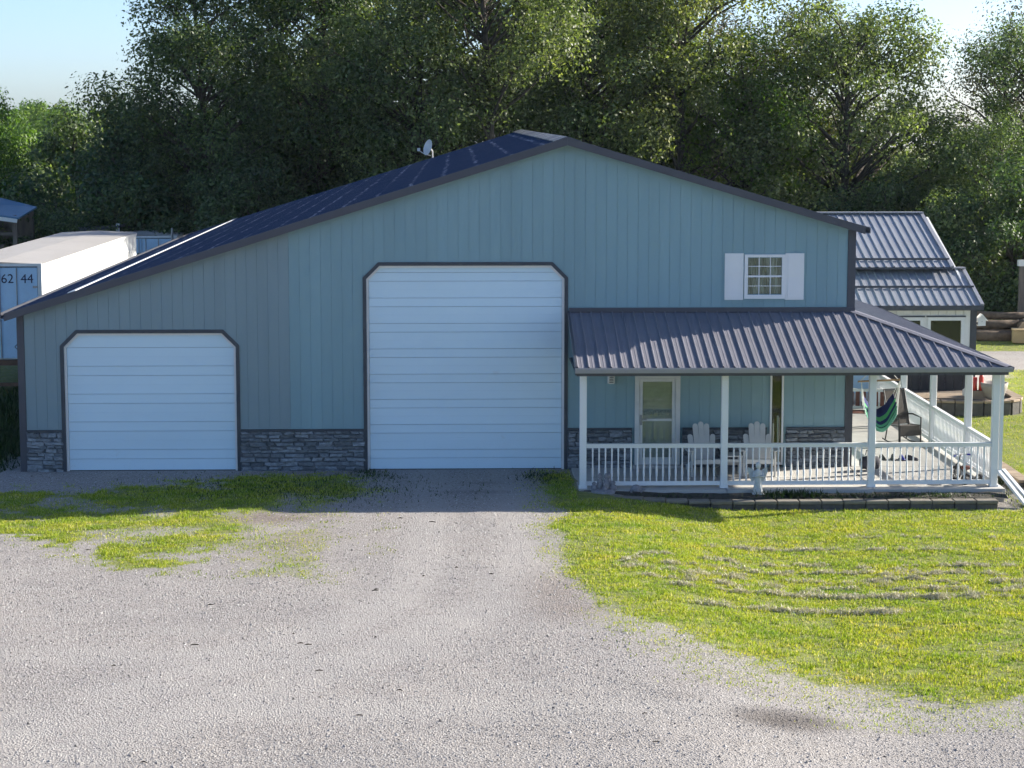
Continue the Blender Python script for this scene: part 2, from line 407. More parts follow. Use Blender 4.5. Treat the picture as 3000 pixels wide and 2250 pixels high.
def gmask(x, y):
    nz = (fbm(x, y, 1.3) - 0.5)
    nf = (vnoise(x, y, 5.0) - 0.5)
    dl = poly_sd(x, y, LEFT_P); dr = poly_sd(x, y, RIGHT_P); dy_ = poly_sd(x, y, YARD_P); d2 = poly_sd(x, y, YARD2_P)
    lush = np.clip(1.25 - 1.0 * sm(4.6, 6.2, x) + 0.5 * sm(-5.5, -3.5, y), 0.50, 1.0)
    gl = sm(-0.7, 1.1, dl + 1.3 * nz + 0.6 * nf) * lush * 0.78 * (0.55 + 0.9 * sm(-0.25, 0.15, nz + 0.25 * nf))
    soft = 0.35 + 0.65 * sm(-10.5, -13.5, y)
    gr = sm(-0.8, 0.9, (dr + 1.0 * nz * (0.4 + 0.6 * soft) + 0.6 * nf * soft) / soft)
    fringe = 0.38 * sm(-3.2, -0.2, dr + 1.6 * nz) * sm(-9.5, -12.5, y) * sm(10.6, 12.0, x)
    strip = 0.4 * sm(-0.9, -0.1, dr + 0.8 * nz) * sm(-14, -10, y)
    gy = sm(-0.2, 0.4, dy_ + 0.6 * nz); g2 = sm(-0.3, 0.5, d2 + 0.6 * nz)
    far = 0.8 * np.maximum(sm(27.0, 30.0, y), sm(-0.2, -1.0, x) * sm(-2.5, 0.5, y))
    side = 0.7 * sm(20.8, 21.0, x) * sm(21.5, 21.3, x) * sm(-1.5, 1.0, y) * sm(10.6, 9, y)
    g = np.clip(np.maximum.reduce([gl, gr, fringe, strip, gy, g2, far, side]), 0, 1)
    blob = lambda cx, cy, rx, ry: np.exp(-(((x - cx) / rx) ** 2 + ((y - cy) / ry) ** 2))
    soil = np.clip(1.1 * blob(5.9, -5.6, 0.9, 0.6) * (0.7 + nz * 2) + 0.42 * blob(11.05, -11.9, 0.6, 1.5) + 0.3 * blob(11.3, -13.4, 0.5, 0.6) + 0.45 * blob(6.4, -7.6, 1.3, 2.2) * (0.6 + 1.5 * nz), 0, 1)
    g = g * (1 - 0.75 * soil)
    damp = np.clip(0.95 * np.exp(-(((x - 13.72) / 0.74) ** 2 + ((y + 18.75) / 0.5) ** 2) ** 1.7) * (1.0 + 0.4 * nz) + 0.3 * blob(12.4, -18.0, 0.4, 0.3), 0, 1)
    damp = np.maximum(damp, 0.5 * blob(9.9, -2.9, 0.7, 0.18) + 0.4 * blob(10.1, -1.9, 0.4, 0.15))
    return g, soil, damp

def ground_mat():
    m, nt, b = nodes_of('gravel_and_turf')
    P = pos(nt)
    at = {}
    for k in ('grass', 'soil', 'damp'):
        a = nt.nodes.new('ShaderNodeAttribute'); a.attribute_name = k; at[k] = a.outputs['Fac']
    v = nt.nodes.new('ShaderNodeTexVoronoi'); v.inputs['Scale'].default_value = 34; nt.links.new(P, v.inputs['Vector'])
    v2 = nt.nodes.new('ShaderNodeTexVoronoi'); v2.inputs['Scale'].default_value = 75; nt.links.new(P, v2.inputs['Vector'])
    bw = nt.nodes.new('ShaderNodeRGBToBW'); nt.links.new(v.outputs['Color'], bw.inputs[0])
    bw2 = nt.nodes.new('ShaderNodeRGBToBW'); nt.links.new(v2.outputs['Color'], bw2.inputs[0])
    st = ramp(nt, bw.outputs[0], [(0.1, (0.19, 0.175, 0.16)), (0.5, (0.338, 0.316, 0.296)), (0.9, (0.475, 0.45, 0.425))])
    st2 = ramp(nt, bw2.outputs[0], [(0.15, (0.22, 0.20, 0.185)), (0.85, (0.42, 0.39, 0.36))])
    gcol = mixc(nt, 0.5, st, st2)
    patch = ramp(nt, noise(nt, P, 0.35, 5, 0.6), [(0.3, (0.93, 0.93, 0.94)), (0.7, (1.09, 1.08, 1.07))])
    gcol = mixc(nt, 1.0, gcol, patch, 'MULTIPLY')
    fines = ramp(nt, noise(nt, pos(nt, (0.45, 1.6, 1)), 0.8, 4), [(0.45, (0, 0, 0)), (0.7, (0.5, 0.5, 0.5))])
    gcol = mixc(nt, fines, gcol, (0.375, 0.355, 0.335))
    tr_ = nt.nodes.new('ShaderNodeAttribute'); tr_.attribute_name = 'track'
    gcol = mixc(nt, tr_.outputs['Fac'], gcol, (0.40, 0.378, 0.355))
    gcol = mixc(nt, at['soil'], gcol, ramp(nt, noise(nt, P, 9, 5), [(0.3, (0.13, 0.10, 0.08)), (0.7, (0.27, 0.21, 0.165))]))
    gcol = mixc(nt, at['damp'], gcol, mixc(nt, 1.0, gcol, (0.42, 0.40, 0.385), 'MULTIPLY'))
    tcol = ramp(nt, noise(nt, P, 7, 6, 0.75), [(0.3, (0.09, 0.12, 0.022)), (0.5, (0.20, 0.235, 0.04)), (0.62, (0.26, 0.26, 0.08)), (0.75, (0.36, 0.32, 0.18))])
    edge = N(nt, 'ShaderNodeMath', operation='ADD'); nt.links.new(at['grass'], edge.inputs[0])
    nn = N(nt, 'ShaderNodeMath', operation='MULTIPLY_ADD'); nt.links.new(noise(nt, P, 11, 4, 0.7), nn.inputs[0]); nn.inputs[1].default_value = 1.3; nn.inputs[2].default_value = -0.65
    nt.links.new(nn.outputs[0], edge.inputs[1])
    f = ramp(nt, edge.outputs[0], [(0.34, (0, 0, 0)), (0.85, (0.92, 0.92, 0.92))])
    c = mixc(nt, f, gcol, tcol)
    nt.links.new(c, b.inputs['Base Color']); b.inputs['Roughness'].default_value = 0.95; b.inputs['Specular IOR Level'].default_value = 0.2
    h = N(nt, 'ShaderNodeMath', operation='ADD'); nt.links.new(v.outputs['Distance'], h.inputs[0]); nt.links.new(noise(nt, P, 60, 4, 0.7), h.inputs[1])
    bump(nt, b, h.outputs[0], 0.75, 0.022)
    return m
M['ground'] = ground_mat()
def axis(fine0, fine1, step, mids, far):
    a = list(np.arange(fine0, fine1 + 1e-6, step))
    for m_, s_ in mids:
        while a[-1] < m_: a.append(a[-1] + s_)
    return a
xs = [-390, -250, -140, -80, -50, -35, -25, -18, -14] + list(np.arange(-11, 24, 0.16)) + list(np.arange(24, 44, 0.8)) + [48, 55, 70, 100, 160, 260, 390]
ys = [-120, -80, -60, -45, -36, -30, -26] + list(np.arange(-24, 1.0, 0.16)) + list(np.arange(1.0, 32, 0.45)) + list(np.arange(32, 60, 2)) + [66, 80, 110, 160, 260, 390, 590]
GX, GY = np.meshgrid(np.array(xs), np.array(ys))
gz = zground(GX, GY)
nx_, ny_ = len(xs), len(ys)
ii = np.arange(nx_ * ny_).reshape(ny_, nx_)
gf = np.stack([ii[:-1, :-1], ii[:-1, 1:], ii[1:, 1:], ii[1:, :-1]], -1).reshape(-1, 4)
gme = fast_mesh('ground', np.stack([GX, GY, gz], -1).reshape(-1, 3), gf, M['ground'], True)
for k, arr in zip(('grass', 'soil', 'damp'), gmask(GX.ravel(), GY.ravel())):
    at_ = gme.attributes.new(k, 'FLOAT', 'POINT'); at_.data.foreach_set('value', arr.astype(np.float32))
def track_mask(x, y):
    cx = 9.75 - 0.9 * sm(-9, -16, y) - 6.0 * sm(-12, -24, y)
    w = 0.34 + 0.25 * sm(-8, -18, y)
    t = np.exp(-((np.abs(x - cx) - 0.85) / w) ** 2) + 0.7 * np.exp(-((y + 16.2 + 0.06 * (x - 8)) / 0.5) ** 2) * sm(9, 5, x) + 0.6 * np.exp(-((y + 18.6 - 0.05 * (x - 8)) / 0.45) ** 2)
    return np.clip(t * (0.35 + 0.9 * fbm(x, y * 1.5, 0.9)), 0, 0.45)
at_ = gme.attributes.new('track', 'FLOAT', 'POINT'); at_.data.foreach_set('value', track_mask(GX.ravel(), GY.ravel()).astype(np.float32))
struct(link('ground', gme))

# ------------------------------------------------------------------ workshop building
XW = 18.10          # right corner of the gable wall
PEAK = (11.84, 7.05)
DEPTH = 32.4
def roof_under(x):
    return 3.39 + (7.05 - 3.39) / 11.84 * x if x <= 11.84 else 7.05 - (7.05 - 5.19) / (XW - 11.84) * (x - 11.84)

B = thing('workshop_building', 'long blue-grey metal workshop with two white sectional doors and wrap-around porch', 'building', (0, 0, 0))
DOORS = [dict(x0=0.97, x1=4.68, top=2.98, c=0.30), dict(x0=7.51, x1=11.80, top=4.43, c=0.29)]
def door_top(d, x):
    return min(d['top'], d['top'] - d['c'] + (x - d['x0']), d['top'] - d['c'] + (d['x1'] - x))
def openings_at(xm):
    """list of (lo(x), hi(x)) holes at this x"""
    holes = []
    for d in DOORS:
        if d['x0'] < xm < d['x1']: holes.append((lambda x: -1.0, lambda x, d=d: door_top(d, x)))
    if 13.36 < xm < 14.32: holes.append((lambda x: -1.0, lambda x: 2.06))
    if 16.31 < xm < 16.60: holes.append((lambda x: -1.0, lambda x: 2.07))
    if 15.77 < xm < 16.52: holes.append((lambda x: 3.80, lambda x: 4.58))
    return holes
# wall core (solid, a little behind the boards), back and sides
mb = MB()
brk = sorted({0.02, 0.97, 1.27, 4.38, 4.68, 7.51, 7.80, 11.51, 11.80, 11.84, 13.36, 14.32, 15.77, 16.31, 16.52, 16.60, XW - 0.02})
for a, b_ in zip(brk[:-1], brk[1:]):
    xm = (a + b_) / 2
    segs = []
    lo = lambda x: -0.35
    for hl, hh in sorted(openings_at(xm), key=lambda h: h[0](xm)):
        if hl(xm) > -0.5: segs.append((lo, hl))
        lo = hh
    segs.append((lo, lambda x: roof_under(x)))
    for l_, h_ in segs:
        mb.prism([(a, l_(a)), (b_, l_(b_)), (b_, h_(b_)), (a, h_(a))], 0.011, 0.14)
core = mb.build('gable_wall', M['siding_back'], B)
mb = MB()
mb.box(0.02, 0.14, 0.141, DEPTH, -0.6, 3.36); mb.box(XW - 0.14, XW - 0.02, 0.141, DEPTH, -0.6, 5.15)
mb.build('side_wall', M['siding'], B)
mb = MB(); mb.prism([(0.02, -0.6), (XW - 0.02, -0.6), (XW - 0.02, 5.15), (11.84, 7.0), (0.02, 3.36)], DEPTH - 0.1, DEPTH - 0.002)
mb.build('back_wall', M['siding'], B)
# siding boards
bp = 0.2286
edges = [0.13]
x = 0.13
while x + bp < XW - 0.17: x += bp; edges.append(x)
edges.append(XW - 0.15)
WT = 0.875
for k in range(len(edges) - 1):
    a, b_ = edges[k] + 0.0025, edges[k + 1] - 0.0025
    cuts = sorted({a, b_} | {c for c in brk if a < c < b_})
    mb = MB()
    for p, q in zip(cuts[:-1], cuts[1:]):
        if q - p < 0.004: continue
        xm = (p + q) / 2
        lo = lambda x: WT
        segs = []
        for hl, hh in sorted(openings_at(xm), key=lambda h: h[0](xm)):
            if hl(xm) > 0: segs.append((lo, hl))
            lo = hh
        segs.append((lo, roof_under))
        for l_, h_ in segs:
            if h_(xm) - l_(xm) > 0.01: MB().prism([(p, l_(p)), (q, l_(q)), (q, h_(q)), (p, h_(p))], 0.0, 0.010).build('siding_board', M['siding_old'] if edges[k] < 5.75 else M['siding'], core)

# stone wainscot
rs = random.Random(11)
stone_meshes = []
for k in range(10):
    mb = MB(); r = rs.random
    j = lambda s=0.26: (r() - 0.5) * s
    base = [(-0.5 + j(), -0.5 + j()), (0 + j(), -0.5 + j()), (0.5 + j(), -0.5 + j()), (0.5 + j(), 0.5 + j()), (0 + j(), 0.5 + j()), (-0.5 + j(), 0.5 + j())]
    ins = [(x * 0.9, z * 0.72) for x, z in base]
    mb.v = [(x, 0, z) for x, z in base] + [(x, -1 + j(0.5), z) for x, z in ins]
    mb.f = [(6, 7, 10, 11), (7, 8, 9, 10)] + [(q, (q + 1) % 6, 6 + (q + 1) % 6, 6 + q) for q in range(6)]
    stone_meshes.append(mb.mesh('stone', M['stone']))
for (xa, xb) in [(0.13, 0.90), (4.76, 7.44), (11.88, 13.28), (14.39, 16.24), (16.67, XW - 0.15)]:
    mb = MB(); mb.box(xa, xb, -0.022, 0.0105, -0.10, 0.835); seg = mb.build('stone_wainscot', M['mortar'], B)
    z = -0.085
    while z < 0.80:
        h = rs.choice([0.066, 0.08, 0.092, 0.10])
        if z + h > 0.775: h = 0.83 - z
        x = xa + 0.004
        while x < xb - 0.02:
            w = rs.uniform(0.12, 0.40)
            if x + w > xb - 0.10: w = xb - 0.004 - x
            o = link('stone', rs.choice(stone_meshes), seg, (x + w / 2, -0.022, z + h / 2))
            o.scale = (w * rs.uniform(0.93, 1.04), rs.uniform(0.015, 0.055), h * rs.uniform(0.72, 1.12)); o.location.z += rs.uniform(-0.008, 0.008)
            o.rotation_euler = (0, (math.pi if rs.random() < 0.5 else 0) + rs.uniform(-0.06, 0.06), 0)
            x += w
        z += h
    mb = MB(); mb.box(xa, xb, -0.055, 0.0, 0.836, 0.873); mb.build('ledge', M['trimdk'], B)
    mb = MB(); mb.box(xa, xb, -0.045, 0.0, -0.16, -0.101); mb.build('base_trim', M['trimdk'], B)

# garage doors
def clip_panel(d, z0, z1):
    zc = d['top'] - d['c']
    xl = lambda z: d['x0'] + 0.055 + max(0, z - zc); xr = lambda z: d['x1'] - 0.055 - max(0, z - zc)
    zs = [z0] + ([zc] if z0 < zc < z1 else []) + [z1]
    return [(xr(z), z) for z in zs] + [(xl(z), z) for z in reversed(zs)]
for d, (h1, h2, h0), lab in ((DOORS[0], (0.205, 0.405, 0.25), 'lower white sectional garage door'), (DOORS[1], (0.188, 0.366, 0.24), 'tall white sectional garage door')):
    mb = MB(); poly = clip_panel(d, -0.04, d['top'] - 0.03); mb.prism(poly[::-1] if False else poly, 0.115, 0.139)
    G = mb.build('garage_door', M['doorjoint'], B); G['label'] = lab
    z = -0.03; k = 0
    while z < d['top'] - 0.05:
        h = h0 if k == 0 else (h1 if k % 2 else h2)
        z1 = min(z + h, d['top'] - 0.035)
        if d['top'] - 0.035 - z1 < 0.08: z1 = d['top'] - 0.035
        mb = MB(); g = 0.004
        mb.prism(clip_panel(d, z + g, z1 - g), 0.085, 0.114)
        # rolled lips along the top and bottom of the section
        zc = d['top'] - d['c']
        if z1 < zc:
            mb.box(d['x0'] + 0.06, d['x1'] - 0.06, 0.078, 0.085, z + g, z + g + 0.018)
        if z1 < zc and z1 - z > 0.3:
            mb.box(d['x0'] + 0.06, d['x1'] - 0.06, 0.081, 0.085, (z + z1) / 2 - 0.004, (z + z1) / 2 + 0.004)
        mb.build('door_panel', M['door'], G)
        z = z1; k += 1
    # white stop, then dark trim round the opening
    for nm, off0, off1, y0, y1, mt in (('door_stop', 0.0, 0.05, 0.03, 0.10, M['white']), ('door_trim', -0.075, 0.0, -0.03, 0.03, M['trimdk'])):
        zc = d['top'] - d['c']
        def outline(o):
            k_ = o * 0.4142
            return [(d['x0'] + o, -0.10), (d['x0'] + o, zc - k_ * 0 + 0 - o * 0.41), (d['x0'] + d['c'] + o * 0.41, d['top'] - o), (d['x1'] - d['c'] - o * 0.41, d['top'] - o), (d['x1'] - o, zc - o * 0.41), (d['x1'] - o, -0.10)]
        A_, B2 = outline(off0), outline(off1)
        mb = MB()
        for q in range(5): mb.prism([A_[q], B2[q], B2[q + 1], A_[q + 1]], y0, y1)
        mb.build(nm, mt, B)
    mb = MB(); mb.box(d['x0'] + 0.05, d['x1'] - 0.05, 0.075, 0.112, -0.06, -0.024); mb.build('door_seal', M['black'], B)

# corner trims
for x0, x1, zt in ((-0.02, 0.128, 3.40), (XW - 0.148, XW + 0.02, 5.21)):
    mb = MB(); mb.box(x0, x1, -0.025, 0.02, -0.2, zt - 0.02); mb.box(x0 if x0 < 1 else x1 - 0.04, x0 + 0.04 if x0 < 1 else x1, 0.021, 0.15, -0.2, zt - 0.03)
    mb.build('corner_trim', M['trim'], B)
# main roof: sheets with ribs, both slopes
OV = 0.28
def slope_sheet(side):
    """one 0.9 m sheet with ribs every 0.23 m, profile in y, run in x"""
    if side < 0: p0, p1 = (-0.20, 3.39 - 0.309 * 0.20 + 0.10), (11.84, 7.05 + 0.10)
    else: p0, p1 = (XW + 0.16, 5.19 - 0.297 * 0.16 + 0.10), (11.84, 7.05 + 0.10)
    ysz = []
    for k in range(4):
        y = k * 0.225
        ysz += [(y, 0), (y + 0.015, 0.022), (y + 0.04, 0.022), (y + 0.055, 0.0)]
    ysz.append((0.899, 0))
    vs = []; fs = []
    for (x, z) in (p0, p1):
        for y, h in ysz: vs.append((x, y, z + h))
    n = len(ysz)
    for k in range(n - 1): fs.append((k, k + 1, n + k + 1, n + k))
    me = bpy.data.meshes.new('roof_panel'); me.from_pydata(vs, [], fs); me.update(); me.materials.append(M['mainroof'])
    return me
for side, nm in ((-1, 'roof_slope'), (1, 'roof_slope')):
    mb = MB()
    if side < 0: mb.prism([(-0.17, 3.345), (11.84, 7.06), (11.84, 7.135), (-0.17, 3.42)], -0.24, DEPTH + 0.24)
    else: mb.prism([(11.841, 7.06), (XW + 0.13, 5.15), (XW + 0.13, 5.225), (11.841, 7.135)], -0.24, DEPTH + 0.24)
    S = mb.build('roof_slope', M['trim'], B)
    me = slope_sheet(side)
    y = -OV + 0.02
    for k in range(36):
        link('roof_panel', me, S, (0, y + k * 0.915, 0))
mb = MB(); mb.prism([(11.55, 7.085), (11.84, 7.17), (12.13, 7.085), (12.13, 7.11), (11.84, 7.20), (11.55, 7.11)], -OV, DEPTH + OV)
mb.build('ridge_cap', M['ridge'], B)
# rake trims
mb = MB(); mb.prism([(-0.22, 3.275), (11.84, 7.015), (11.84, 7.185), (-0.22, 3.44)], -0.325, -OV); mb.build('rake_trim', M['trim'], B)
mb = MB(); mb.prism([(11.842, 7.015), (XW + 0.16, 5.11), (XW + 0.16, 5.275), (11.842, 7.185)], -0.325, -OV); mb.build('rake_trim', M['trim'], B)
mb = MB(); mb.prism([(-0.24, 3.30), (11.84, 7.04), (11.84, 7.06), (-0.24, 3.32)], -OV + 0.002, -0.01); mb.prism([(11.842, 7.04), (XW + 0.17, 5.13), (XW + 0.17, 5.15), (11.842, 7.06)], -OV + 0.002, -0.01)
mb.build('soffit', M['trim'], B)
for x0, z0 in ((-0.30, 3.33), (XW + 0.17, 5.13)):
    mb = MB(); s_ = 1 if x0 < 1 else -1
    mb.prism([(x0, z0), (x0 + 0.12, z0), (x0 + 0.12, z0 + 0.02), (x0 + 0.02, z0 + 0.02), (x0 + 0.02, z0 + 0.13), (x0, z0 + 0.13)] if s_ > 0 else [(x0, z0), (x0 + 0.10, z0), (x0 + 0.10, z0 + 0.13), (x0 + 0.08, z0 + 0.13), (x0 + 0.08, z0 + 0.02), (x0, z0 + 0.02)], -0.33, DEPTH + 0.3)
    mb.build('eave_gutter', M['trim'], B)
# pale strip along the left slope
mb = MB(); xa = 1.14
zf = lambda x: 3.39 + 0.3091 * x + 0.10
mb.prism([(xa, zf(xa) + 0.026), (xa + 0.17, zf(xa + 0.17) + 0.026), (xa + 0.17, zf(xa + 0.17) + 0.045), (xa, zf(xa) + 0.045)], -OV + 0.01, DEPTH + OV - 0.01)
mb.build('pale_roof_strip', M['white'], B)

# gable window with shutters
W = MB().box(15.70, 16.59, -0.045, 0.0, 4.60, 4.66).box(15.70, 16.59, -0.06, 0.0, 3.70, 3.785).box(15.70, 15.775, -0.045, 0.0, 3.786, 4.599).box(16.515, 16.59, -0.045, 0.0, 3.786, 4.599).build('window', M['white'], B)
MB().box(15.777, 16.513, -0.02, 0.02, 4.165, 4.205).build('meeting_rail', M['white'], W)
px = [15.777 + i * 0.2453 for i in range(4)]
for z0, z1, yo in ((4.206, 4.598, 0.0), (3.787, 4.164, -0.012)):
    for i in range(3):
        for z_a, z_b in ((z0, (z0 + z1) / 2), ((z0 + z1) / 2, z1)):
            MB().box(px[i] + 0.009, px[i + 1] - 0.009, 0.012 + yo, 0.016 + yo, z_a + 0.008, z_b - 0.008).build('pane', M['glass'], W)
    mb = MB()
    for i in (1, 2): mb.box(px[i] - 0.009, px[i] + 0.009, -0.004 + yo, 0.018 + yo, z0, z1)
    for i in range(3): mb.box(px[i] + 0.0095, px[i + 1] - 0.0095, -0.002 + yo, 0.017 + yo, (z0 + z1) / 2 - 0.008, (z0 + z1) / 2 + 0.008)
    mb.build('muntin', M['white'], W)
mb = MB(); n = 60
for i in range(n + 1):
    x = 15.76 + i * (0.77 / n); y = 0.09 + 0.022 * math.sin(i * 1.15) + 0.01 * math.sin(i * 0.47)
    mb.v += [(x, y, 3.79), (x, y, 4.59)]
mb.f = [(2 * i, 2 * i + 2, 2 * i + 3, 2 * i + 1) for i in range(n)]
mb.build('curtain', M['curtain'], W, True)
for x0 in (15.275, 16.592):
    mb = MB().box(x0, x0 + 0.405, -0.03, -0.001, 3.675, 4.685)
    for z0, z1 in ((3.72, 4.16), (4.21, 4.64)): mb.box(x0 + 0.06, x0 + 0.345, -0.038, -0.0301, z0, z1)
    mb.build('shutter', M['white'], B)

# ------------------------------------------------------------------ porch
ZL, ZE, YE, XE, XL = 3.41, 2.55, -3.0, 20.74, 11.90
fs_ = (ZL - ZE) / 3.0; ss_ = (ZL - ZE) / (XE - XW)
PR = MB().prism([(XL, 2.40), (XL + 0.02, 2.40), (XL + 0.02, 2.41), (XL, 2.41)], -2.9, -0.03).build('porch_roof', M['trim'], B)
def hip_x(y): return XW + (XE - XW) * (-y / 3.0)
def front_panel(x0, x1):
    prof = [(0, 0), (0.010, 0.030), (0.028, 0.030), (0.040, 0), (0.095, 0), (0.102, 0.003), (0.114, 0.003), (0.121, 0), (0.162, 0), (0.169, 0.003), (0.181, 0.003), (0.188, 0), (0.2286, 0)]
    vs = []; fs = []
    pts = [(x0 + u, h) for u, h in prof if x0 + u <= x1 + 1e-6]
    for x, h in pts:
        ytop = 0.0 if x <= XW else -(x - XW) / (XE - XW) * 3.0
        vs += [(x, ytop, ZL + fs_ * ytop + h), (x, YE, ZE + h)]
    for k in range(len(pts) - 1): fs.append((2 * k, 2 * k + 1, 2 * k + 3, 2 * k + 2))
    vs += [(pts[0][0], YE, ZE - 0.012), (pts[-1][0], YE, ZE - 0.012)]; 
    me = bpy.data.meshes.new('roof_panel'); me.from_pydata(vs, [], fs); me.update(); me.materials.append(M['roof']); return me
base = front_panel(0, 0.2286)
k = 0
while XL + (k + 1) * bp < XE:
    x0 = XL + k * bp
    if x0 + bp <= XW: link('roof_panel', base, PR, (x0, 0, 0))
    else: link('roof_panel', front_panel(x0, x0 + bp), PR)
    k += 1
# side slope sheets (run in x, stepping back in y)
def side_panel(y0, y1):
    prof = [(0, 0), (0.012, 0.026), (0.034, 0.026), (0.046, 0), (0.2286, 0)]
    vs = []; fs = []
    pts = [(y0 + u, h) for u, h in prof]
    for y, h in pts:
        xt = XW if y >= 0 else XW + (XE - XW) * (-y / 3.0)
        vs += [(xt, y, ZL - ss_ * (xt - XW) + h), (XE, y, ZE + h)]
    for q in range(len(pts) - 1): fs.append((2 * q, 2 * q + 1, 2 * q + 3, 2 * q + 2))
    me = bpy.data.meshes.new('roof_panel'); me.from_pydata(vs, [], fs); me.update(); me.materials.append(M['roof']); return me
sbase = side_panel(0, bp)
y = -2.97
while y < 0.0:
    link('roof_panel', side_panel(y, y + bp), PR); y += bp
while y < 10.4:
    link('roof_panel', sbase, PR, (0, y, 0)); y += bp
# deck below the sheets
mb = MB()
mb.add([(XL, 0, ZL - 0.01), (XW, 0, ZL - 0.01), (XE, YE, ZE - 0.01), (XL, YE, ZE - 0.01), (XW, 10.6, ZL - 0.01), (XE, 10.6, ZE - 0.01)], [(0, 1, 2, 3), (1, 4, 5, 2)])
mb.build('roof_deck', M['trim'], PR)
# hip cap
h0, h1 = Vector((XW, 0, ZL + 0.035)), Vector((XE + 0.02, YE - 0.02, ZE + 0.03))
mb = MB(); dv = (h1 - h0).normalized(); sd = dv.cross(Vector((0, 0, 1))).normalized()
for a, b_ in ((0, 1), (0, -1)):
    pass
w = 0.13
mb.add([h0 + sd * w - Vector((0, 0, 0.025)), h0 + sd * 0.03, h0 - sd * 0.03, h0 - sd * w - Vector((0, 0, 0.025)), h1 + sd * w - Vector((0, 0, 0.025)), h1 + sd * 0.03, h1 - sd * 0.03, h1 - sd * w - Vector((0, 0, 0.025))], [(0, 1, 5, 4), (1, 2, 6, 5), (2, 3, 7, 6)])
mb.build('hip_cap', M['roof'], PR)
# wall flashing and end trim
MB().prism([(XL, ZL - 0.005), (XW + 0.02, ZL - 0.005), (XW + 0.02, ZL + 0.10), (XL, ZL + 0.10)], -0.05, -0.002).build('wall_flashing', M['trim'], B)
mb = MB(); mb.add([(XL - 0.03, 0, ZL + 0.03), (XL - 0.03, YE, ZE + 0.03), (XL - 0.03, YE, ZE - 0.15), (XL - 0.03, -0.0, ZL - 0.15), (XL + 0.015, 0, ZL + 0.03), (XL + 0.015, YE, ZE + 0.03), (XL + 0.015, YE, ZE - 0.15), (XL + 0.015, 0, ZL - 0.15)], [(0, 1, 2, 3), (4, 7, 6, 5), (0, 4, 5, 1), (3, 2, 6, 7), (1, 5, 6, 2), (0, 3, 7, 4)])
mb.build('end_trim', M['trim'], PR)
# fascia, gutter, ceiling
MB().box(XL, XE + 0.0, YE + 0.02, YE + 0.05, ZE - 0.17, ZE - 0.02).box(XE - 0.05, XE - 0.02, YE + 0.051, 10.5, ZE - 0.17, ZE - 0.02).build('fascia', M['trim'], B)
def gutter_prof(mb, a, b_, along):
    pr = [(0, -0.10), (0.085, -0.10), (0.105, -0.03), (0.105, 0.0), (0.095, 0.0), (0.093, -0.028), (0.078, -0.09), (0.008, -0.09), (0.008, 0.0), (0, 0)]
    o = len(mb.v); n = len(pr)
    for t in (a, b_):
        for u, h in pr: mb.v.append((t, YE - u, ZE + h) if along == 'x' else (XE - 0.015 + u, t, ZE + h))
    for q in range(n): mb.f.append((o + q, o + (q + 1) % n, o + n + (q + 1) % n, o + n + q))
    mb.f += [tuple(o + q for q in range(n)), tuple(o + n + q for q in range(n))]
mb = MB(); gutter_prof(mb, XL - 0.03, XE + 0.06, 'x'); mb.build('gutter', M['roofedge'], B)
mb = MB(); gutter_prof(mb, YE - 0.06, 10.4, 'y'); mb.build('gutter', M['trim'], B)
MB().box(XL + 0.02, XE - 0.06, YE + 0.06, -0.03, ZE - 0.135, ZE - 0.12).box(XW + 0.03, XE - 0.06, -0.029, 10.4, ZE - 0.135, ZE - 0.12).build('porch_ceiling', M['trim'], B)
# slab in sections
sl = [(XL + 0.06, 15.0), (15.012, 18.05), (18.062, 20.78)]
slab = MB().box(XL + 0.08, 20.76, -2.83, -0.05, -0.35, -0.03).box(XW + 0.03, 20.76, -0.049, 10.5, -0.35, -0.03).build('porch_slab', M['conc'], B)
for i, (xa, xb) in enumerate(sl):
    for ya, yb in ((-2.86, -1.42), (-1.40, -0.056)):
        MB().cbox(xa, xb, ya, yb, -0.12, 0.0, 0.008).build('slab_section', M['conc'], slab)
for ya, yb in ((-0.044, 2.6), (2.615, 5.3), (5.315, 8.0), (8.015, 10.5)):
    MB().cbox(XW + 0.035, 20.78, ya, yb, -0.12, 0.0, 0.008).build('slab_section', M['conc'], slab)
# posts
YR = -2.55
def post(x, y):
    mb = MB().cbox(x - 0.07, x + 0.07, y - 0.07, y + 0.07, 0.0, 2.42, 0.008)
    mb.box(x - 0.085, x + 0.085, y - 0.085, y + 0.085, 0.0005, 0.05)
    return mb.build('porch_post', M['white'], B)
FP = [12.06, 14.98, 18.04, 20.60]
for x in FP: post(x, YR)
SP = [-0.28, 3.05, 6.25, 9.3]
for y in SP: post(20.60, y)
# railings with turned balusters
bal = MB().lathe([(0.019, 0), (0.019, 0.06), (0.013, 0.075), (0.022, 0.12), (0.0235, 0.2), (0.016, 0.36), (0.014, 0.44), (0.018, 0.58), (0.014, 0.60), (0.019, 0.62), (0.019, 0.70)], n=6).mesh('baluster', M['white'], True)
def railing(a, b_):
    a = Vector(a); b_ = Vector(b_); d = (b_ - a); L = d.length; d.normalize()
    p, q = a + d * 0.072, b_ - d * 0.072
    mb = MB().bar(p + Vector((0, 0, 0.905)), q + Vector((0, 0, 0.905)), 0.09, 0.035).bar(p + Vector((0, 0, 0.862)), q + Vector((0, 0, 0.862)), 0.05, 0.05)
    rl = mb.build('railing', M['white'], B)
    MB().bar(p + Vector((0, 0, 0.095)), q + Vector((0, 0, 0.095)), 0.05, 0.085).build('bottom_rail', M['white'], rl)
    n = round((L - 0.14) / 0.132)
    for k in range(1, n):
        link('baluster', bal, rl, a + d * (0.07 + (L - 0.14) * k / n) + Vector((0, 0, 0.137)))
for i in range(3): railing((FP[i], YR, 0), (FP[i + 1], YR, 0))
sy = [YR] + SP
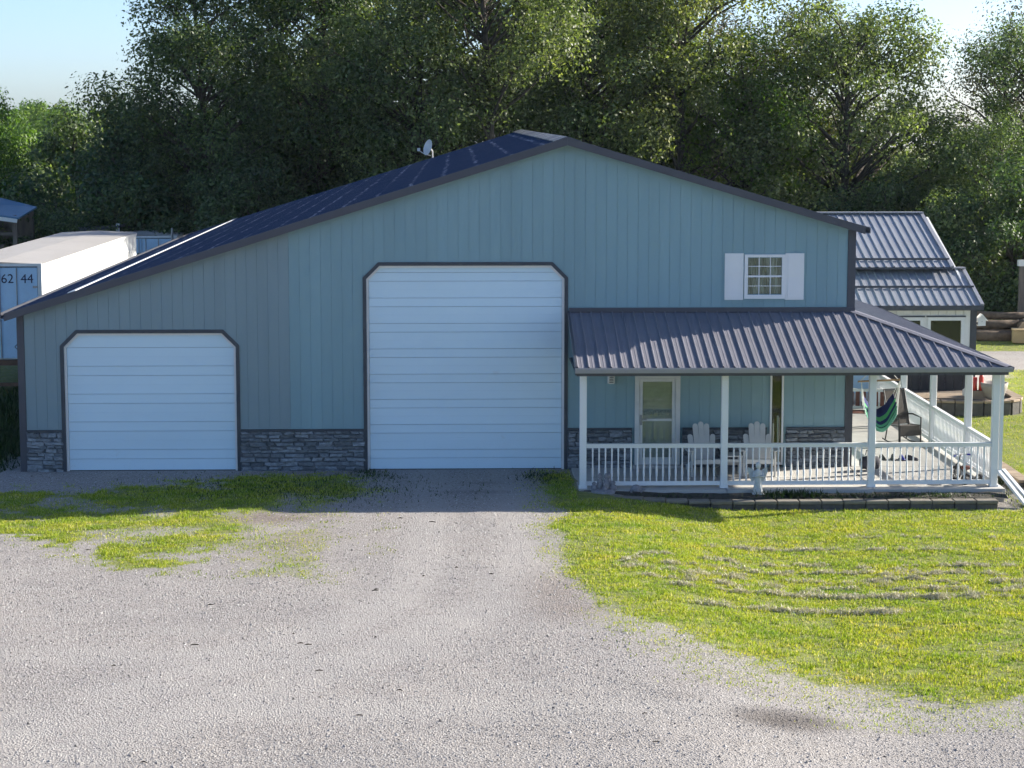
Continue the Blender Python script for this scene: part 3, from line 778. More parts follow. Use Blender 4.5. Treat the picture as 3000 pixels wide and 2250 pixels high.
for i in range(len(sy) - 1): railing((20.60, sy[i], 0), (20.60, sy[i + 1], 0))
# downspout with splayed pair of pipes at the foot
mb = MB().box(20.69, 20.76, -2.60, -2.52, 0.22, 2.45); mb.build('downspout', M['white'], B)
MB().bar((20.70, -2.60, 0.32), (20.98, -3.62, -0.18), 0.075, 0.06).build('downspout_extension', M['white'], B)
MB().bar((20.80, -2.56, 0.34), (21.12, -3.60, -0.17), 0.075, 0.06).build('downspout_extension', M['white'], B)

# storm door
D = MB().box(13.345, 13.44, -0.035, 0.05, 0.03, 2.05).box(14.235, 14.335, -0.035, 0.05, 0.03, 2.05).box(13.441, 14.234, -0.035, 0.05, 1.965, 2.05).build('storm_door', M['whitedirt'], B)
MB().box(13.445, 13.515, -0.015, 0.03, 0.06, 1.96).box(14.16, 14.23, -0.015, 0.03, 0.06, 1.96).box(13.516, 14.159, -0.015, 0.03, 1.89, 1.96).box(13.516, 14.159, -0.015, 0.03, 1.02, 1.075).box(13.516, 14.159, -0.015, 0.03, 0.06, 0.22).build('door_leaf', M['whitedirt'], D)
for z0, z1 in ((1.076, 1.889), (0.221, 1.019)): MB().box(13.517, 14.158, 0.0, 0.006, z0, z1).build('pane', M['glass'], D)
MB().box(13.45, 14.22, 0.09, 0.10, 1.30, 1.95).build('door_blind', M['shade_cloth'], D)
MB().box(13.45, 14.22, 0.102, 0.112, 0.06, 1.95).build('inner_door', M['whitedirt'], D)
mb = MB()
for i in range(14): mb.lathe([(0.001, 0), (0.03, 0.01), (0.035, 0.05), (0.02, 0.09), (0.001, 0.1)], (13.49 + i * 0.05, 0.088, 1.14 + 0.02 * (i % 2)), 6)
mb.build('lace_edge', M['whitedirt'], D)
MB().box(13.46, 13.50, -0.05, -0.0155, 0.94, 1.16).bar((13.48, -0.055, 1.06), (13.60, -0.055, 1.06), 0.02).build('door_handle', M['steel'], D)
MB().box(13.30, 14.38, -0.18, -0.036, 0.001, 0.06).build('door_step', M['conc'], B)
# tall narrow sidelight
S = MB().box(16.305, 16.345, -0.04, 0.05, 0.05, 2.07).box(16.56, 16.60, -0.04, 0.05, 0.05, 2.07).box(16.346, 16.559, -0.04, 0.05, 2.03, 2.07).box(16.346, 16.559, -0.04, 0.05, 0.05, 0.10).build('sidelight_window', M['white'], B)
MB().box(16.347, 16.558, 0.0, 0.006, 0.101, 2.029).build('pane', M['glass'], S)
MB().box(16.33, 16.58, 0.10, 0.11, 0.05, 2.06).build('dark_backing', M['darkglass'], S)
mb = MB().bar((16.39, 0.05, 0.10), (16.39, 0.05, 0.95), 0.03).bar((16.50, 0.06, 0.10), (16.49, 0.06, 1.12), 0.035); mb.build('stored_poles', M['whitedirt'], S)
# wall lamp
Lm = MB().box(12.74, 12.90, -0.03, 0.0, 1.86, 2.08).build('wall_lamp', M['whitedirt'], B)
MB().prism([(12.76, 1.86), (12.88, 1.86), (12.885, 2.06), (12.755, 2.06)], -0.14, -0.031).build('lamp_hood', M['whitedirt'], Lm)
mb = MB()
for i in range(5): mb.box(12.775, 12.865, -0.146, -0.141, 1.885 + i * 0.035, 1.900 + i * 0.035)
mb.build('louvre', M['darkmetal'], Lm)
# ------------------------------------------------------------------ satellite dish on the far end of the roof
T = thing('satellite_dish', 'small grey satellite dish on the far edge of the blue roof', 'satellite dish', (8.45, 32.0, 6.10))
mb = MB(); n = 20
tilt = Matrix.Rotation(R(52), 3, 'Z') @ Matrix.Rotation(R(62), 3, 'X')
def dishp(r, a): 
    v = Vector((r * 0.30 * math.cos(a), r * 0.34 * math.sin(a), 0.09 * r * r)); return Matrix.Rotation(R(-72), 3, 'Y') @ Matrix.Rotation(R(25), 3, 'X') @ v + Vector((0.02, 0, 0.42))
for r_ in (0.001, 0.35, 0.7, 1.0):
    for k in range(n): mb.v.append(tuple(dishp(r_, 2 * math.pi * k / n)))
for i in range(3):
    for k in range(n): mb.f.append((i * n + k, i * n + (k + 1) % n, (i + 1) * n + (k + 1) % n, (i + 1) * n + k))
mb.build('dish', M['dish'], T, True)
MB().tube([(0.12, 0, 0.0), (0.12, 0, 0.30), (0.05, 0, 0.40)], 0.025, 8).build('mast', M['dish'], T)
MB().tube([(0.06, 0, 0.14), (-0.18, -0.02, 0.20), (-0.38, -0.03, 0.33)], 0.016, 6).build('feed_arm', M['dish'], T)
MB().cbox(-0.44, -0.33, -0.08, 0.03, 0.30, 0.42, 0.015).build('feed_head', M['dish'], T)

# ------------------------------------------------------------------ wing on the right
WX0, WX1, WY = XW + 0.03, 23.50, 10.72
H = thing('house_wing', 'pale grey house wing with ribbed metal roofs behind the porch', 'house', (20.8, 10.7, 0))
def hb(mb, name, m, parent=None, smooth=False):
    """part of H built in world coordinates"""
    mb.v = [(v[0] - 20.8, v[1] - 10.7, v[2]) for v in mb.v] if True else mb.v
    return mb.build(name, m, parent or H, smooth)
wall = hb(MB().box(WX0, WX1 - 0.03, WY + 0.03, WY + 0.15, -0.3, 2.52), 'front_wall', M['wingwall'])
hb(MB().box(WX1 - 0.15, WX1 - 0.03, WY + 0.151, 22.0, -0.3, 2.52).box(WX0, WX1 - 0.151, 21.9, 22.0, -0.3, 2.52), 'side_wall', M['wingwall'])
hb(MB().prism([(0, 0), (0.01, 0), (0.01, 0.01), (0, 0.01)], 0, 0.01), 'vent', M['wingwall']) if False else None
# gable end on the right
mb = MB(); o_ = len(mb.v)
for xx in (WX1 - 0.16, WX1 - 0.10):
    mb.v += [(xx, WY + 0.05, 2.5), (xx, 22.0, 2.5), (xx, 16.35, 4.70), (xx, 12.4, 3.35)]
mb.f += [(0, 1, 2, 3), (4, 7, 6, 5)] + [(q, (q + 1) % 4, 4 + (q + 1) % 4, 4 + q) for q in range(4)]
hb(mb, 'gable_end', M['wingwall'])
x = WX0
holes = [(21.02, 22.06, 1.02, 2.26), (22.18, 23.17, 1.02, 2.26), (20.05, 20.72, -1, 2.1)]
while x < WX1 - 0.2:
    x1 = min(x + 0.2286, WX1 - 0.16)
    mb = MB(); cuts = sorted({x, x1} | {c for h in holes for c in h[:2] if x < c < x1})
    mb2 = MB()
    for p, q in zip(cuts[:-1], cuts[1:]):
        xm = (p + q) / 2; hs = [h for h in holes if h[0] < xm < h[1]]
        p_, q_ = (p + 0.004 if p == x else p), (q - 0.004 if q == x1 else q)
        if not hs: mb.box(p_, q_, WY, WY + 0.028, 0.80, 2.5); mb2.box(p_, q_, WY, WY + 0.028, -0.05, 0.76)
        else:
            hb(MB().box(p_, q_, WY, WY + 0.028, hs[0][3], 2.5), 'siding_board', M['wingwall'])
            if hs[0][2] > 0: mb.box(p_, q_, WY, WY + 0.028, 0.80, hs[0][2]); mb2.box(p_, q_, WY, WY + 0.028, -0.05, 0.76)
    if mb.v: hb(mb, 'siding_board', M['wingwall'])
    if mb2.v: hb(mb2, 'lower_board', M['charcoal'])
    x = x1
hb(MB().box(WX0, WX1 - 0.16, WY - 0.02, WY + 0.028, 0.762, 0.798), 'ledge', M['trim'])
hb(MB().box(WX1 - 0.158, WX1 + 0.01, WY - 0.02, WY + 0.20, -0.1, 2.5), 'corner_trim', M['trim'])
for (xa, xb, za, zb) in holes[:2]:
    Wd = hb(MB().box(xa, xb, WY - 0.03, WY + 0.029, zb - 0.09, zb).box(xa, xb, WY - 0.03, WY + 0.029, za, za + 0.09).box(xa, xa + 0.08, WY - 0.03, WY + 0.029, za + 0.091, zb - 0.091).box(xb - 0.08, xb, WY - 0.03, WY + 0.029, za + 0.091, zb - 0.091), 'window', M['white'])
    mb = MB().box(xa + 0.081, xb - 0.081, WY + 0.0, WY + 0.006, za + 0.092, zb - 0.092); mb.v = [(v[0] - 20.8, v[1] - 10.7, v[2]) for v in mb.v]; mb.build('pane', M['glass'], Wd)
    mb = MB().box(xa + 0.081, xb - 0.081, WY + 0.022, WY + 0.029, za + 0.092, zb - 0.092); mb.v = [(v[0] - 20.8, v[1] - 10.7, v[2]) for v in mb.v]; mb.build('dark_backing', M['darkglass'], Wd)
    hb(MB().box(xa - 0.04, xb + 0.04, WY - 0.034, WY - 0.001, zb + 0.001, zb + 0.04), 'window_trim', M['trim'])
Dd = hb(MB().box(20.06, 20.71, WY - 0.02, WY + 0.029, 0.02, 2.09), 'entry_door', M['white'])
mb = MB().box(20.12, 20.60, WY - 0.028, WY - 0.021, 1.15, 1.95).box(20.12, 20.60, WY - 0.028, WY - 0.021, 0.2, 1.0); mb.v = [(v[0] - 20.8, v[1] - 10.7, v[2]) for v in mb.v]; mb.build('door_panel', M['trailerdoor'], Dd)

def rib_roof(y0, z0, y1, z1, x0, x1, pitch, snow, mat):
    """roof face rising from (y0,z0) to (y1,z1)"""
    sl_ = hb(MB().add([(x0, y0, z0 - 0.012), (x1, y0, z0 - 0.012), (x1, y1, z1 - 0.012), (x0, y1, z1 - 0.012), (x0, y0, z0 - 0.06), (x1, y0, z0 - 0.06), (x1, y1, z1 - 0.06), (x0, y1, z1 - 0.06)],
             [(0, 1, 2, 3), (4, 7, 6, 5), (0, 4, 5, 1), (1, 5, 6, 2), (2, 6, 7, 3), (3, 7, 4, 0)]), 'roof_slope', M['trim'])
    prof = [(0, 0), (0.010, 0.028), (0.030, 0.028), (0.042, 0), (0.12, 0), (0.13, 0.003), (0.15, 0.003), (0.16, 0), (pitch, 0)]
    vs = []; fs = []
    for u, h in prof: vs += [(u, y0 - 10.7, z0 + h), (u, y1 - 10.7, z1 + h)]
    for q in range(len(prof) - 1): fs.append((2 * q, 2 * q + 2, 2 * q + 3, 2 * q + 1))
    me = bpy.data.meshes.new('roof_panel'); me.from_pydata(vs, [], fs); me.update(); me.materials.append(mat)
    n = int((x1 - x0) / pitch)
    for q in range(n): link('roof_panel', me, sl_, (x1 - (q + 1) * pitch - 0.06 - 20.8, 0, 0))
    ys_ = y0 + (y1 - y0) * snow; zs_ = z0 + (z1 - z0) * snow
    hb(MB().bar((x0, ys_, zs_ + 0.055), (x1 - 0.02, ys_, zs_ + 0.055), 0.035, 0.06), 'snow_rail', M['trim'])
    # verge trim
    hb(MB().bar((x1 - 0.03, y0, z0 + 0.012), (x1 - 0.03, y1, z1 + 0.012), 0.10, 0.06), 'verge_trim', M['roofedge'])
rib_roof(10.46, 2.60, 12.72, 3.42, XW + 0.2, 23.62, 0.2286, 0.45, M['wingroof'])
rib_roof(12.30, 3.50, 16.35, 4.80, XW + 0.2, 23.22, 0.2286, 0.11, M['wingroof'])
hb(MB().add([(XW + 0.2, 16.36, 4.80), (23.22, 16.36, 4.80), (23.22, 22.3, 2.6), (XW + 0.2, 22.3, 2.6)], [(0, 1, 2, 3)]), 'back_slope', M['wingroof'])
hb(MB().bar((XW + 0.2, 16.35, 4.835), (23.24, 16.35, 4.835), 0.28, 0.035), 'ridge_cap', M['roofedge'])
hb(MB().bar((XW + 0.2, 12.70, 3.455), (23.64, 12.70, 3.455), 0.24, 0.035), 'ridge_cap', M['roofedge'])
hb(MB().box(XW + 0.2, 23.62, 10.40, 10.455, 2.47, 2.60).box(XW + 0.2, 23.6, 10.456, 10.72, 2.50, 2.52), 'eave_gutter', M['trim'])

# birdhouse bracketed to the wing corner
T = thing('birdhouse', 'small white birdhouse mounted on the outer corner of the wing', 'birdhouse', (23.66, 10.82, 2.02))
MB().prism([(-0.10, 0.0), (0.10, 0.0), (0.10, 0.18), (0, 0.28), (-0.10, 0.18)], -0.10, 0.10).build('box', M['white'], T)
MB().prism([(-0.155, 0.14), (-0.135, 0.14), (0, 0.285), (0.135, 0.14), (0.155, 0.14), (0, 0.32)], -0.14, 0.14).build('roof', M['white'], T)
MB().lathe([(0.022, 0), (0.022, 0.004)], (0, -0.104, 0.12), 8).build('entry_hole', M['black'], T)
MB().box(-0.15, -0.101, -0.02, 0.02, 0.03, 0.09).build('bracket', M['darkmetal'], T)

# ------------------------------------------------------------------ trailers
def box_trailer(name, label, loc, rz, L, floor, top, doors_text, mats):
    t = thing(name, label, 'trailer', loc, rz, 'storage trailers behind the workshop')
    Wd = 2.59
    MB().box(0, Wd, 0.05, L, floor, top - 0.05).build('body', mats[0], t)
    mb = MB()
    for k in range(6):
        z = floor + 0.25 + k * (top - floor - 0.5) / 6
        mb.box(Wd + 0.001, Wd + 0.014, 0.10, L - 0.1, z, z + 0.018)
    mb.box(Wd + 0.001, Wd + 0.03, 0.04, L, top - 0.13, top - 0.052).box(Wd + 0.001, Wd + 0.03, 0.04, L, floor, floor + 0.12)
    mb.build('side_rail', mats[0], t)
    mb = MB(); n = 16
    for k in range(n + 1):
        y = L * k / n + 0.02; z = top + 0.012 * math.sin(k * 2.1)
        mb.v += [(-0.03, y, top - 0.03), (Wd / 2, y, z + 0.02), (Wd + 0.03, y, top - 0.03)]
    mb.f = [f for k in range(n) for f in ((3 * k, 3 * k + 1, 3 * k + 4, 3 * k + 3), (3 * k + 1, 3 * k + 2, 3 * k + 5, 3 * k + 4))]
    mb.build('roof', M['trailerroof'], t)
    MB().box(-0.02, 0.09, -0.03, 0.049, floor, top - 0.02).box(Wd - 0.09, Wd + 0.02, -0.03, 0.049, floor, top - 0.02).box(0.091, Wd - 0.091, -0.03, 0.049, top - 0.10, top - 0.02).build('rear_frame', M['whitedirt'] if True else mats[0], t)
    MB().box(0.091, Wd - 0.091, -0.032, 0.0, top - 0.125, top - 0.101).build('header_strip', M['trimdk'], t)
    for xa, xb in ((0.10, Wd / 2 - 0.012), (Wd / 2 + 0.012, Wd - 0.10)):
        dr = MB().cbox(xa, xb, -0.02, 0.04, floor + 0.04, top - 0.13, 0.01).build('rear_door', M['trailerdoor'], t)
        for xx in ((xb - 0.10, xb - 0.55) if xa < 1 else (Wd - 1.14, Wd - 0.67)):
            MB().tube([(xx, -0.045, floor + 0.06), (xx, -0.045, top - 0.14)], 0.016, 6).build('lock_rod', M['steel'], dr)
        xx = xa + 0.5 if xa < 1 else xb - 0.5
        mb = MB()
        for zz in (floor + 0.5, floor + 1.3, floor + 2.0): mb.box(xb - 0.14 if xa < 1 else xb - 0.13, xb - 0.03 if xa < 1 else xb, -0.035, -0.0201, zz, zz + 0.06)
        mb.build('hinge', M['steel'], dr)
        if doors_text and xa > 1:
            for tx, off in zip(doors_text, (0.93, 0.385)):
                cu = bpy.data.curves.new('numeral', 'FONT'); cu.body = tx; cu.size = 0.36; cu.extrude = 0.002; cu.align_x = 'CENTER'
                tmp = bpy.data.objects.new('numeral', cu); C.objects.link(tmp)
                me = bpy.data.meshes.new_from_object(tmp.evaluated_get(bpy.context.evaluated_depsgraph_get()))
                bpy.data.objects.remove(tmp); bpy.data.curves.remove(cu)
                me.materials.clear(); me.materials.append(M['navy'])
                ob = link('numeral', me, dr, (Wd - off, -0.024, top - 0.56)); ob.rotation_euler = (R(90), 0, 0)
    MB().box(0.0, Wd, -0.06, 0.2, floor - 0.16, floor - 0.01).build('bumper', M['rust'], t)
    mb = MB().box(0.3, 0.42, -0.02, 0.1, floor - 0.65, floor - 0.161).box(Wd - 0.42, Wd - 0.3, -0.02, 0.1, floor - 0.65, floor - 0.161).box(0.2, Wd - 0.2, -0.03, 0.09, floor - 0.75, floor - 0.651); mb.build('underride_guard', M['rust'], t)
    for yy in (1.6, 2.9):
        for xx in (0.05, Wd - 0.60):
            mb = MB(); nn = 16
            for k in range(nn):
                a = 2 * math.pi * k / nn
                mb.v += [(xx, yy + 0.5 * math.cos(a), floor - 0.62 + 0.5 * math.sin(a)), (xx + 0.55, yy + 0.5 * math.cos(a), floor - 0.62 + 0.5 * math.sin(a))]
            mb.f = [(2 * k, 2 * k + 1, (2 * k + 3) % (2 * nn), (2 * k + 2) % (2 * nn)) for k in range(nn)] + [tuple(range(0, 2 * nn, 2)), tuple(range(1, 2 * nn, 2))[::-1]]
            mb.build('wheel', M['black'], t)
    MB().box(0.3, 0.5, 0.4, L - 0.3, floor - 0.14, floor - 0.001).box(Wd - 0.5, Wd - 0.3, 0.4, L - 0.3, floor - 0.14, floor - 0.001).build('chassis', M['rust'], t)
    MB().box(0.5, 0.62, L - 3, L - 2.8, floor - 1.25, floor - 0.141).box(Wd - 0.62, Wd - 0.5, L - 3, L - 2.8, floor - 1.25, floor - 0.141).build('landing_leg', M['rust'], t)
    return t
t1 = box_trailer('box_trailer', 'long white box trailer with 62 44 on its rear doors', (-4.66, 13.0, 0), R(-0.5), 16.2, 0.92, 3.62, ('62', '44'), (M['trailer'],))
dr_ = [o for o in bpy.data.objects if o.parent == t1 and o.name.startswith('rear_door')][1]
mb = MB(); cx, cz, s_ = 1.98, 1.28, 0.17
for a, b_ in (((cx - s_, cz), (cx, cz + s_)), ((cx, cz + s_), (cx + s_, cz)), ((cx + s_, cz), (cx, cz - s_)), ((cx, cz - s_), (cx - s_, cz))): mb.bar((a[0], -0.026, a[1]), (b_[0], -0.026, b_[1]), 0.02, 0.004, up=(0, 1, 0))
for k in range(3): mb.box(cx - 0.07, cx + 0.07, -0.027, -0.023, cz - 0.05 + k * 0.04, cz - 0.03 + k * 0.04)
mb.build('placard', M['whitedirt'] if False else M['navy'], dr_)
t2 = box_trailer('box_trailer', 'pale blue-shaded box trailer end between the long trailer and the roof', (-3.75, 34.0, 0), 0, 12.0, 0.5, 3.22, None, (M['trailer'],))
T = thing('yard_pole', 'thin grey pole sticking up beside the pale trailer end', 'pole', (-1.27, 33.7, -0.9)); MB().tube([(0, 0, 0), (0, 0, 4.4)], 0.045, 8).build('pole', M['steel'], T)

# ------------------------------------------------------------------ sheds at the left
T = thing('open_shed', 'open timber shed with a bright blue sheet roof at the left edge', 'shed', (-7.9, 34.0, -1.2))
mb = MB()
for xx in (-4.0, -2.2, -0.55, 1.0):
    for yy in (-1.5, 1.6): mb = MB().box(xx - 0.07, xx + 0.07, yy - 0.07, yy + 0.07, 0, 5.25 + (-(xx - 1.0)) * 0.13); mb.build('post', M['wood'], T)
for zz in (3.75, 4.5): MB().box(-4.0, 1.0, -1.50, -1.42, zz, zz + 0.12).build('cross_rail', M['wood'], T)
MB().box(-4, 1.0, 1.68, 1.72, 0, 5.2).build('back_wall', M['wood'], T)
rf = MB().add([(-4.2, -2.0, 5.92), (1.25, -2.0, 5.18), (1.15, 1.9, 5.42), (-4.2, 1.9, 6.75), (-4.2, -2.0, 5.86), (1.25, -2.0, 5.12), (1.15, 1.9, 5.36), (-4.2, 1.9, 6.69)], [(0, 1, 2, 3), (4, 7, 6, 5), (0, 4, 5, 1), (1, 5, 6, 2), (2, 6, 7, 3), (3, 7, 4, 0)]).build('roof', M['blueroof'], T)
MB().bar((-4.2, -2.02, 5.80), (1.2, -2.02, 5.06), 0.03, 0.14).build('fascia', M['whitedirt'], T)
rr = random.Random(3)
for k in range(9):
    zz = rr.choice([3.9, 4.0, 4.65, 3.2]); x0 = rr.uniform(-3.8, -0.6)
    mb = MB().bar((x0, rr.uniform(-1.2, 1.2), zz), (x0 + rr.uniform(0.8, 1.6), rr.uniform(-1.2, 1.2), zz + rr.uniform(-0.05, 0.25)), 0.16, 0.12); mb.build('stored_timber', M['wood'], T)
T = thing('dark_lean_to', 'dark low roof showing just above the long white trailer', 'shed', (-4.4, 36.0, -1.2))
MB().add([(-2.0, 0, 4.35), (0.75, 0, 4.68), (0.95, 2.0, 4.70), (-2.0, 2, 4.45), (-2, 0, 4.27), (0.75, 0, 4.60), (0.95, 2, 4.62), (-2, 2, 4.37)], [(0, 1, 2, 3), (4, 7, 6, 5), (0, 4, 5, 1), (1, 5, 6, 2), (2, 6, 7, 3), (3, 7, 4, 0)]).build('roof', M['trim'], T)
for xx in (-1.9, 0.7): MB().box(xx - 0.06, xx + 0.06, 0.1, 0.22, 0, 4.75 if xx > 0 else 4.27).build('post', M['whitedirt'] if xx > 0 else M['wood'], T)

# ------------------------------------------------------------------ porch furniture
def adirondack(label, loc, rz):
    t = thing('adirondack_chair', label, 'chair', loc, rz, 'white plank-back chairs on the porch')
    hts = [0.80, 1.02, 1.06, 1.02, 0.80]
    for i in range(5):
        xx = (i - 2) * 0.118
        mb = MB(); w = 0.0575; n = 7
        bl = Vector((xx * 0.85, 0.26, 0.26)); tl = Vector((xx * 1.06, 0.26 + 0.34 * hts[i], hts[i]))
        d = (tl - bl); L = d.length; d.normalize(); nrm = Vector((0, -d.z, d.y)).normalized()
        prof = [(-w, 0), (w, 0)] + [(w * math.cos(math.pi * k / n), L - w + w * math.sin(math.pi * k / n)) for k in range(n + 1)]
        for off in (0.0, 0.02):
            for u, v in prof: mb.v.append(tuple(bl + Vector((u, 0, 0)) + d * v - nrm * off))
        m_ = len(prof); mb.f = [tuple(range(m_)), tuple(range(m_, 2 * m_))[::-1]] + [(k, (k + 1) % m_, m_ + (k + 1) % m_, m_ + k) for k in range(m_)]
        mb.build('back_slat', M['adir'], t)
    for k in range(5):
        y = -0.27 + k * 0.115; z = 0.38 - k * 0.028
        MB().cbox(-0.27, 0.27, y - 0.05, y + 0.05, z - 0.02, z, 0.004).build('seat_slat', M['adir'], t)
    for s in (-1, 1):
        MB().cbox(s * 0.37 - 0.07, s * 0.37 + 0.07, -0.36, 0.42, 0.55, 0.575, 0.006).build('arm', M['adir'], t)
        MB().cbox(s * 0.33 - 0.02, s * 0.33 + 0.02, -0.30, -0.20, 0.0, 0.549, 0.005).build('leg', M['adir'], t)
        MB().bar((s * 0.30, -0.30, 0.33), (s * 0.30, 0.62, 0.05), 0.03, 0.11).build('leg', M['adir'], t)
    MB().cbox(-0.29, 0.29, -0.34, -0.31, 0.28, 0.38, 0.004).build('front_apron', M['adir'], t)
    MB().box(-0.36, 0.36, 0.40, 0.44, 0.50, 0.56).build('back_brace', M['adir'], t)
    return t
adirondack('weathered white plank-back chair on the porch beside the storm door', (14.78, -0.98, 0.0), R(3))
adirondack('weathered white plank-back chair on the porch beside the tall narrow window', (15.93, -0.98, 0.0), R(-4))
T = thing('side_table', 'low white slatted table between the two plank-back chairs', 'table', (15.36, -1.0, 0))
for k in range(4): MB().box(-0.20, 0.20, -0.24 + k * 0.125, -0.13 + k * 0.125, 0.42, 0.445).build('top_slat', M['adir'], T)
MB().box(-0.20, 0.20, -0.20, -0.17, 0.30, 0.36).box(-0.20, 0.20, 0.17, 0.20, 0.18, 0.24).build('stretcher', M['adir'], T)
for sx in (-1, 1):
    for sy_ in (-1, 1): MB().box(sx * 0.17 - 0.02, sx * 0.17 + 0.02, sy_ * 0.205 - 0.02, sy_ * 0.205 + 0.02, 0, 0.419).build('leg', M['adir'], T)

# hammock chair
T = thing('hammock_chair', 'blue and green striped hammock chair hanging from a wooden bar', 'hammock chair', (19.08, 1.7, 0.0))
nu, nv = 20, 26
mb = MB(); st_ = []
for i in range(nu + 1):
    for j in range(nv + 1):
        u = i / nu; v = j / nv            # u across, v from the back rim down and forward to the knee edge
        xw = 2 * u - 1; s_ = 1 - abs(xw) ** 1.7
        zz = 1.34 - 0.42 * v - (0.36 + 0.10 * math.sin(math.pi * v * 0.9)) * s_
        yy = 0.34 - 0.50 * v - 0.22 * math.sin(math.pi * v) * s_
        fold = 0.012 * math.sin(u * 23 + v * 3) + 0.008 * math.sin(v * 31)
        mb.v.append((xw * (0.36 + 0.03 * math.sin(math.pi * v)), yy + fold, zz + fold * 0.4)); st_.append(v)
for i in range(nu):
    for j in range(nv):
        a = i * (nv + 1) + j; mb.f.append((a, a + 1, a + nv + 2, a + nv + 1))
cl = mb.build('sling', M['hammock'], T, True)
at_ = cl.data.attributes.new('stripe', 'FLOAT', 'POINT'); at_.data.foreach_set('value', np.array(st_, np.float32))
sol = cl.modifiers.new('thick', 'SOLIDIFY'); sol.thickness = 0.012
MB().tube([(-0.52, 0, 1.66), (0.44, 0, 1.70)], 0.022, 8).build('spreader_bar', M['dowel'], T)
for sx in (-1, 1):
    xb_ = sx * 0.46
    mb = MB()
    for k in range(6):
        j = int(k * nv / 5); vtx = Vector(mb.v[0]) if mb.v and False else None
        src = cl.data.vertices[(0 if sx < 0 else nu) * (nv + 1) + j].co
        mb.tube([(xb_ - 0.02 * sx, 0, 1.67), tuple(src)], 0.008, 5)
    mb.build('side_rope', M['rope'], T)
MB().tube([(-0.46, 0, 1.68), (0, 0, 2.12), (0.40, 0, 1.70)], 0.012, 6).tube([(0, 0, 2.12), (0, 0, 2.41)], 0.012, 6).build('hanging_rope', M['rope'], T)

# sling patio chair
T = thing('patio_chair', 'brown mesh high-back patio chair behind the striped hammock', 'chair', (19.98, 3.3, 0.0), R(20))
MB().add([(-0.26, 0.20, 0.42), (0.26, 0.20, 0.42), (0.26, 0.46, 1.20), (-0.26, 0.46, 1.20), (-0.26, 0.215, 0.42), (0.26, 0.215, 0.42), (0.26, 0.475, 1.20), (-0.26, 0.475, 1.20)], [(0, 1, 2, 3), (7, 6, 5, 4), (0, 4, 5, 1), (1, 5, 6, 2), (2, 6, 7, 3), (3, 7, 4, 0)]).build('backrest', M['sling'], T)
MB().add([(-0.26, -0.28, 0.44), (0.26, -0.28, 0.44), (0.26, 0.20, 0.40), (-0.26, 0.20, 0.40), (-0.26, -0.30, 0.20), (0.26, -0.30, 0.20)], [(0, 1, 2, 3), (0, 4, 5, 1)]).build('seat', M['sling'], T)
for s in (-1, 1):
    MB().tube([(s * 0.28, -0.30, 0.02), (s * 0.28, -0.30, 0.44), (s * 0.28, 0.20, 0.41), (s * 0.28, 0.47, 1.22)], 0.016, 6).build('side_frame', M['darkmetal'], T)
    MB().tube([(s * 0.29, -0.28, 0.0), (s * 0.30, -0.26, 0.62), (s * 0.30, 0.10, 0.66), (s * 0.29, 0.30, 0.64)], 0.018, 6).build('arm', M['darkmetal'], T)
    MB().tube([(s * 0.29, 0.34, 0.02), (s * 0.28, 0.24, 0.45)], 0.016, 6).build('leg', M['darkmetal'], T)
    MB().tube([(s * 0.29, -0.36, 0.05), (s * 0.29, -0.1, 0.012), (s * 0.29, 0.2, 0.012), (s * 0.29, 0.46, 0.06)], 0.015, 6).build('rocker', M['darkmetal'], T)
MB().tube([(-0.28, 0.47, 1.22), (0.28, 0.47, 1.22)], 0.016, 6).build('top_bar', M['darkmetal'], T)
# red-brown bench beyond the corner
T = thing('slatted_bench', 'red-brown slatted bench on the porch beyond the wall corner', 'bench', (19.35, 5.6, 0), R(-8))
for k in range(9): MB().box(-0.66 + k * 0.15, -0.56 + k * 0.15, 0.28, 0.31, 0.52, 0.88).build('back_slat', M['redwood'], T)
MB().box(-0.72, 0.72, 0.27, 0.32, 0.881, 0.95).box(-0.72, 0.72, 0.27, 0.32, 0.46, 0.519).build('back_rail', M['whitedirt'], T)
for k in range(4): MB().box(-0.70, 0.70, -0.25 + k * 0.13, -0.14 + k * 0.13, 0.40, 0.43).build('seat_slat', M['redwood'], T)
for sx in (-1, 1):
    for yy in (-0.22, 0.28): MB().box(sx * 0.66 - 0.03, sx * 0.66 + 0.03, yy - 0.03, yy + 0.03, 0, 0.399 if yy < 0 else 0.459).build('leg', M['whitedirt'], T)
# tricycle at the porch corner
T = thing('tricycle', 'small black tricycle with blue grips inside the porch corner', 'tricycle', (20.12, -2.05, 0), R(115))
def wheel(par, c, r, w):
    mb = MB(); n = 14
    for k in range(n):
        a = 2 * math.pi * k / n
        for yy in (-w, w): mb.v.append((c[0] + r * math.cos(a), c[1] + yy, c[2] + r * math.sin(a)))
        for yy in (-w, w): mb.v.append((c[0] + r * 0.72 * math.cos(a), c[1] + yy, c[2] + r * 0.72 * math.sin(a)))
    for k in range(n):
        a = 4 * k; b_ = 4 * ((k + 1) % n)
        mb.f += [(a, a + 1, b_ + 1, b_), (a, b_, b_ + 2, a + 2), (a + 1, a + 3, b_ + 3, b_ + 1), (a + 2, b_ + 2, b_ + 3, a + 3)]
    wl = mb.build('wheel', M['black'], par)
    h = MB()
    for k in range(4): a = math.pi * k / 4; h.bar((c[0] - r * 0.74 * math.cos(a), c[1], c[2] - r * 0.74 * math.sin(a)), (c[0] + r * 0.74 * math.cos(a), c[1], c[2] + r * 0.74 * math.sin(a)), 0.025, 0.02)
    h.build('spokes', M['steel'], wl)
wheel(T, (0.30, 0, 0.15), 0.15, 0.025); wheel(T, (-0.25, 0.19, 0.10), 0.10, 0.03); wheel(T, (-0.25, -0.19, 0.10), 0.10, 0.03)
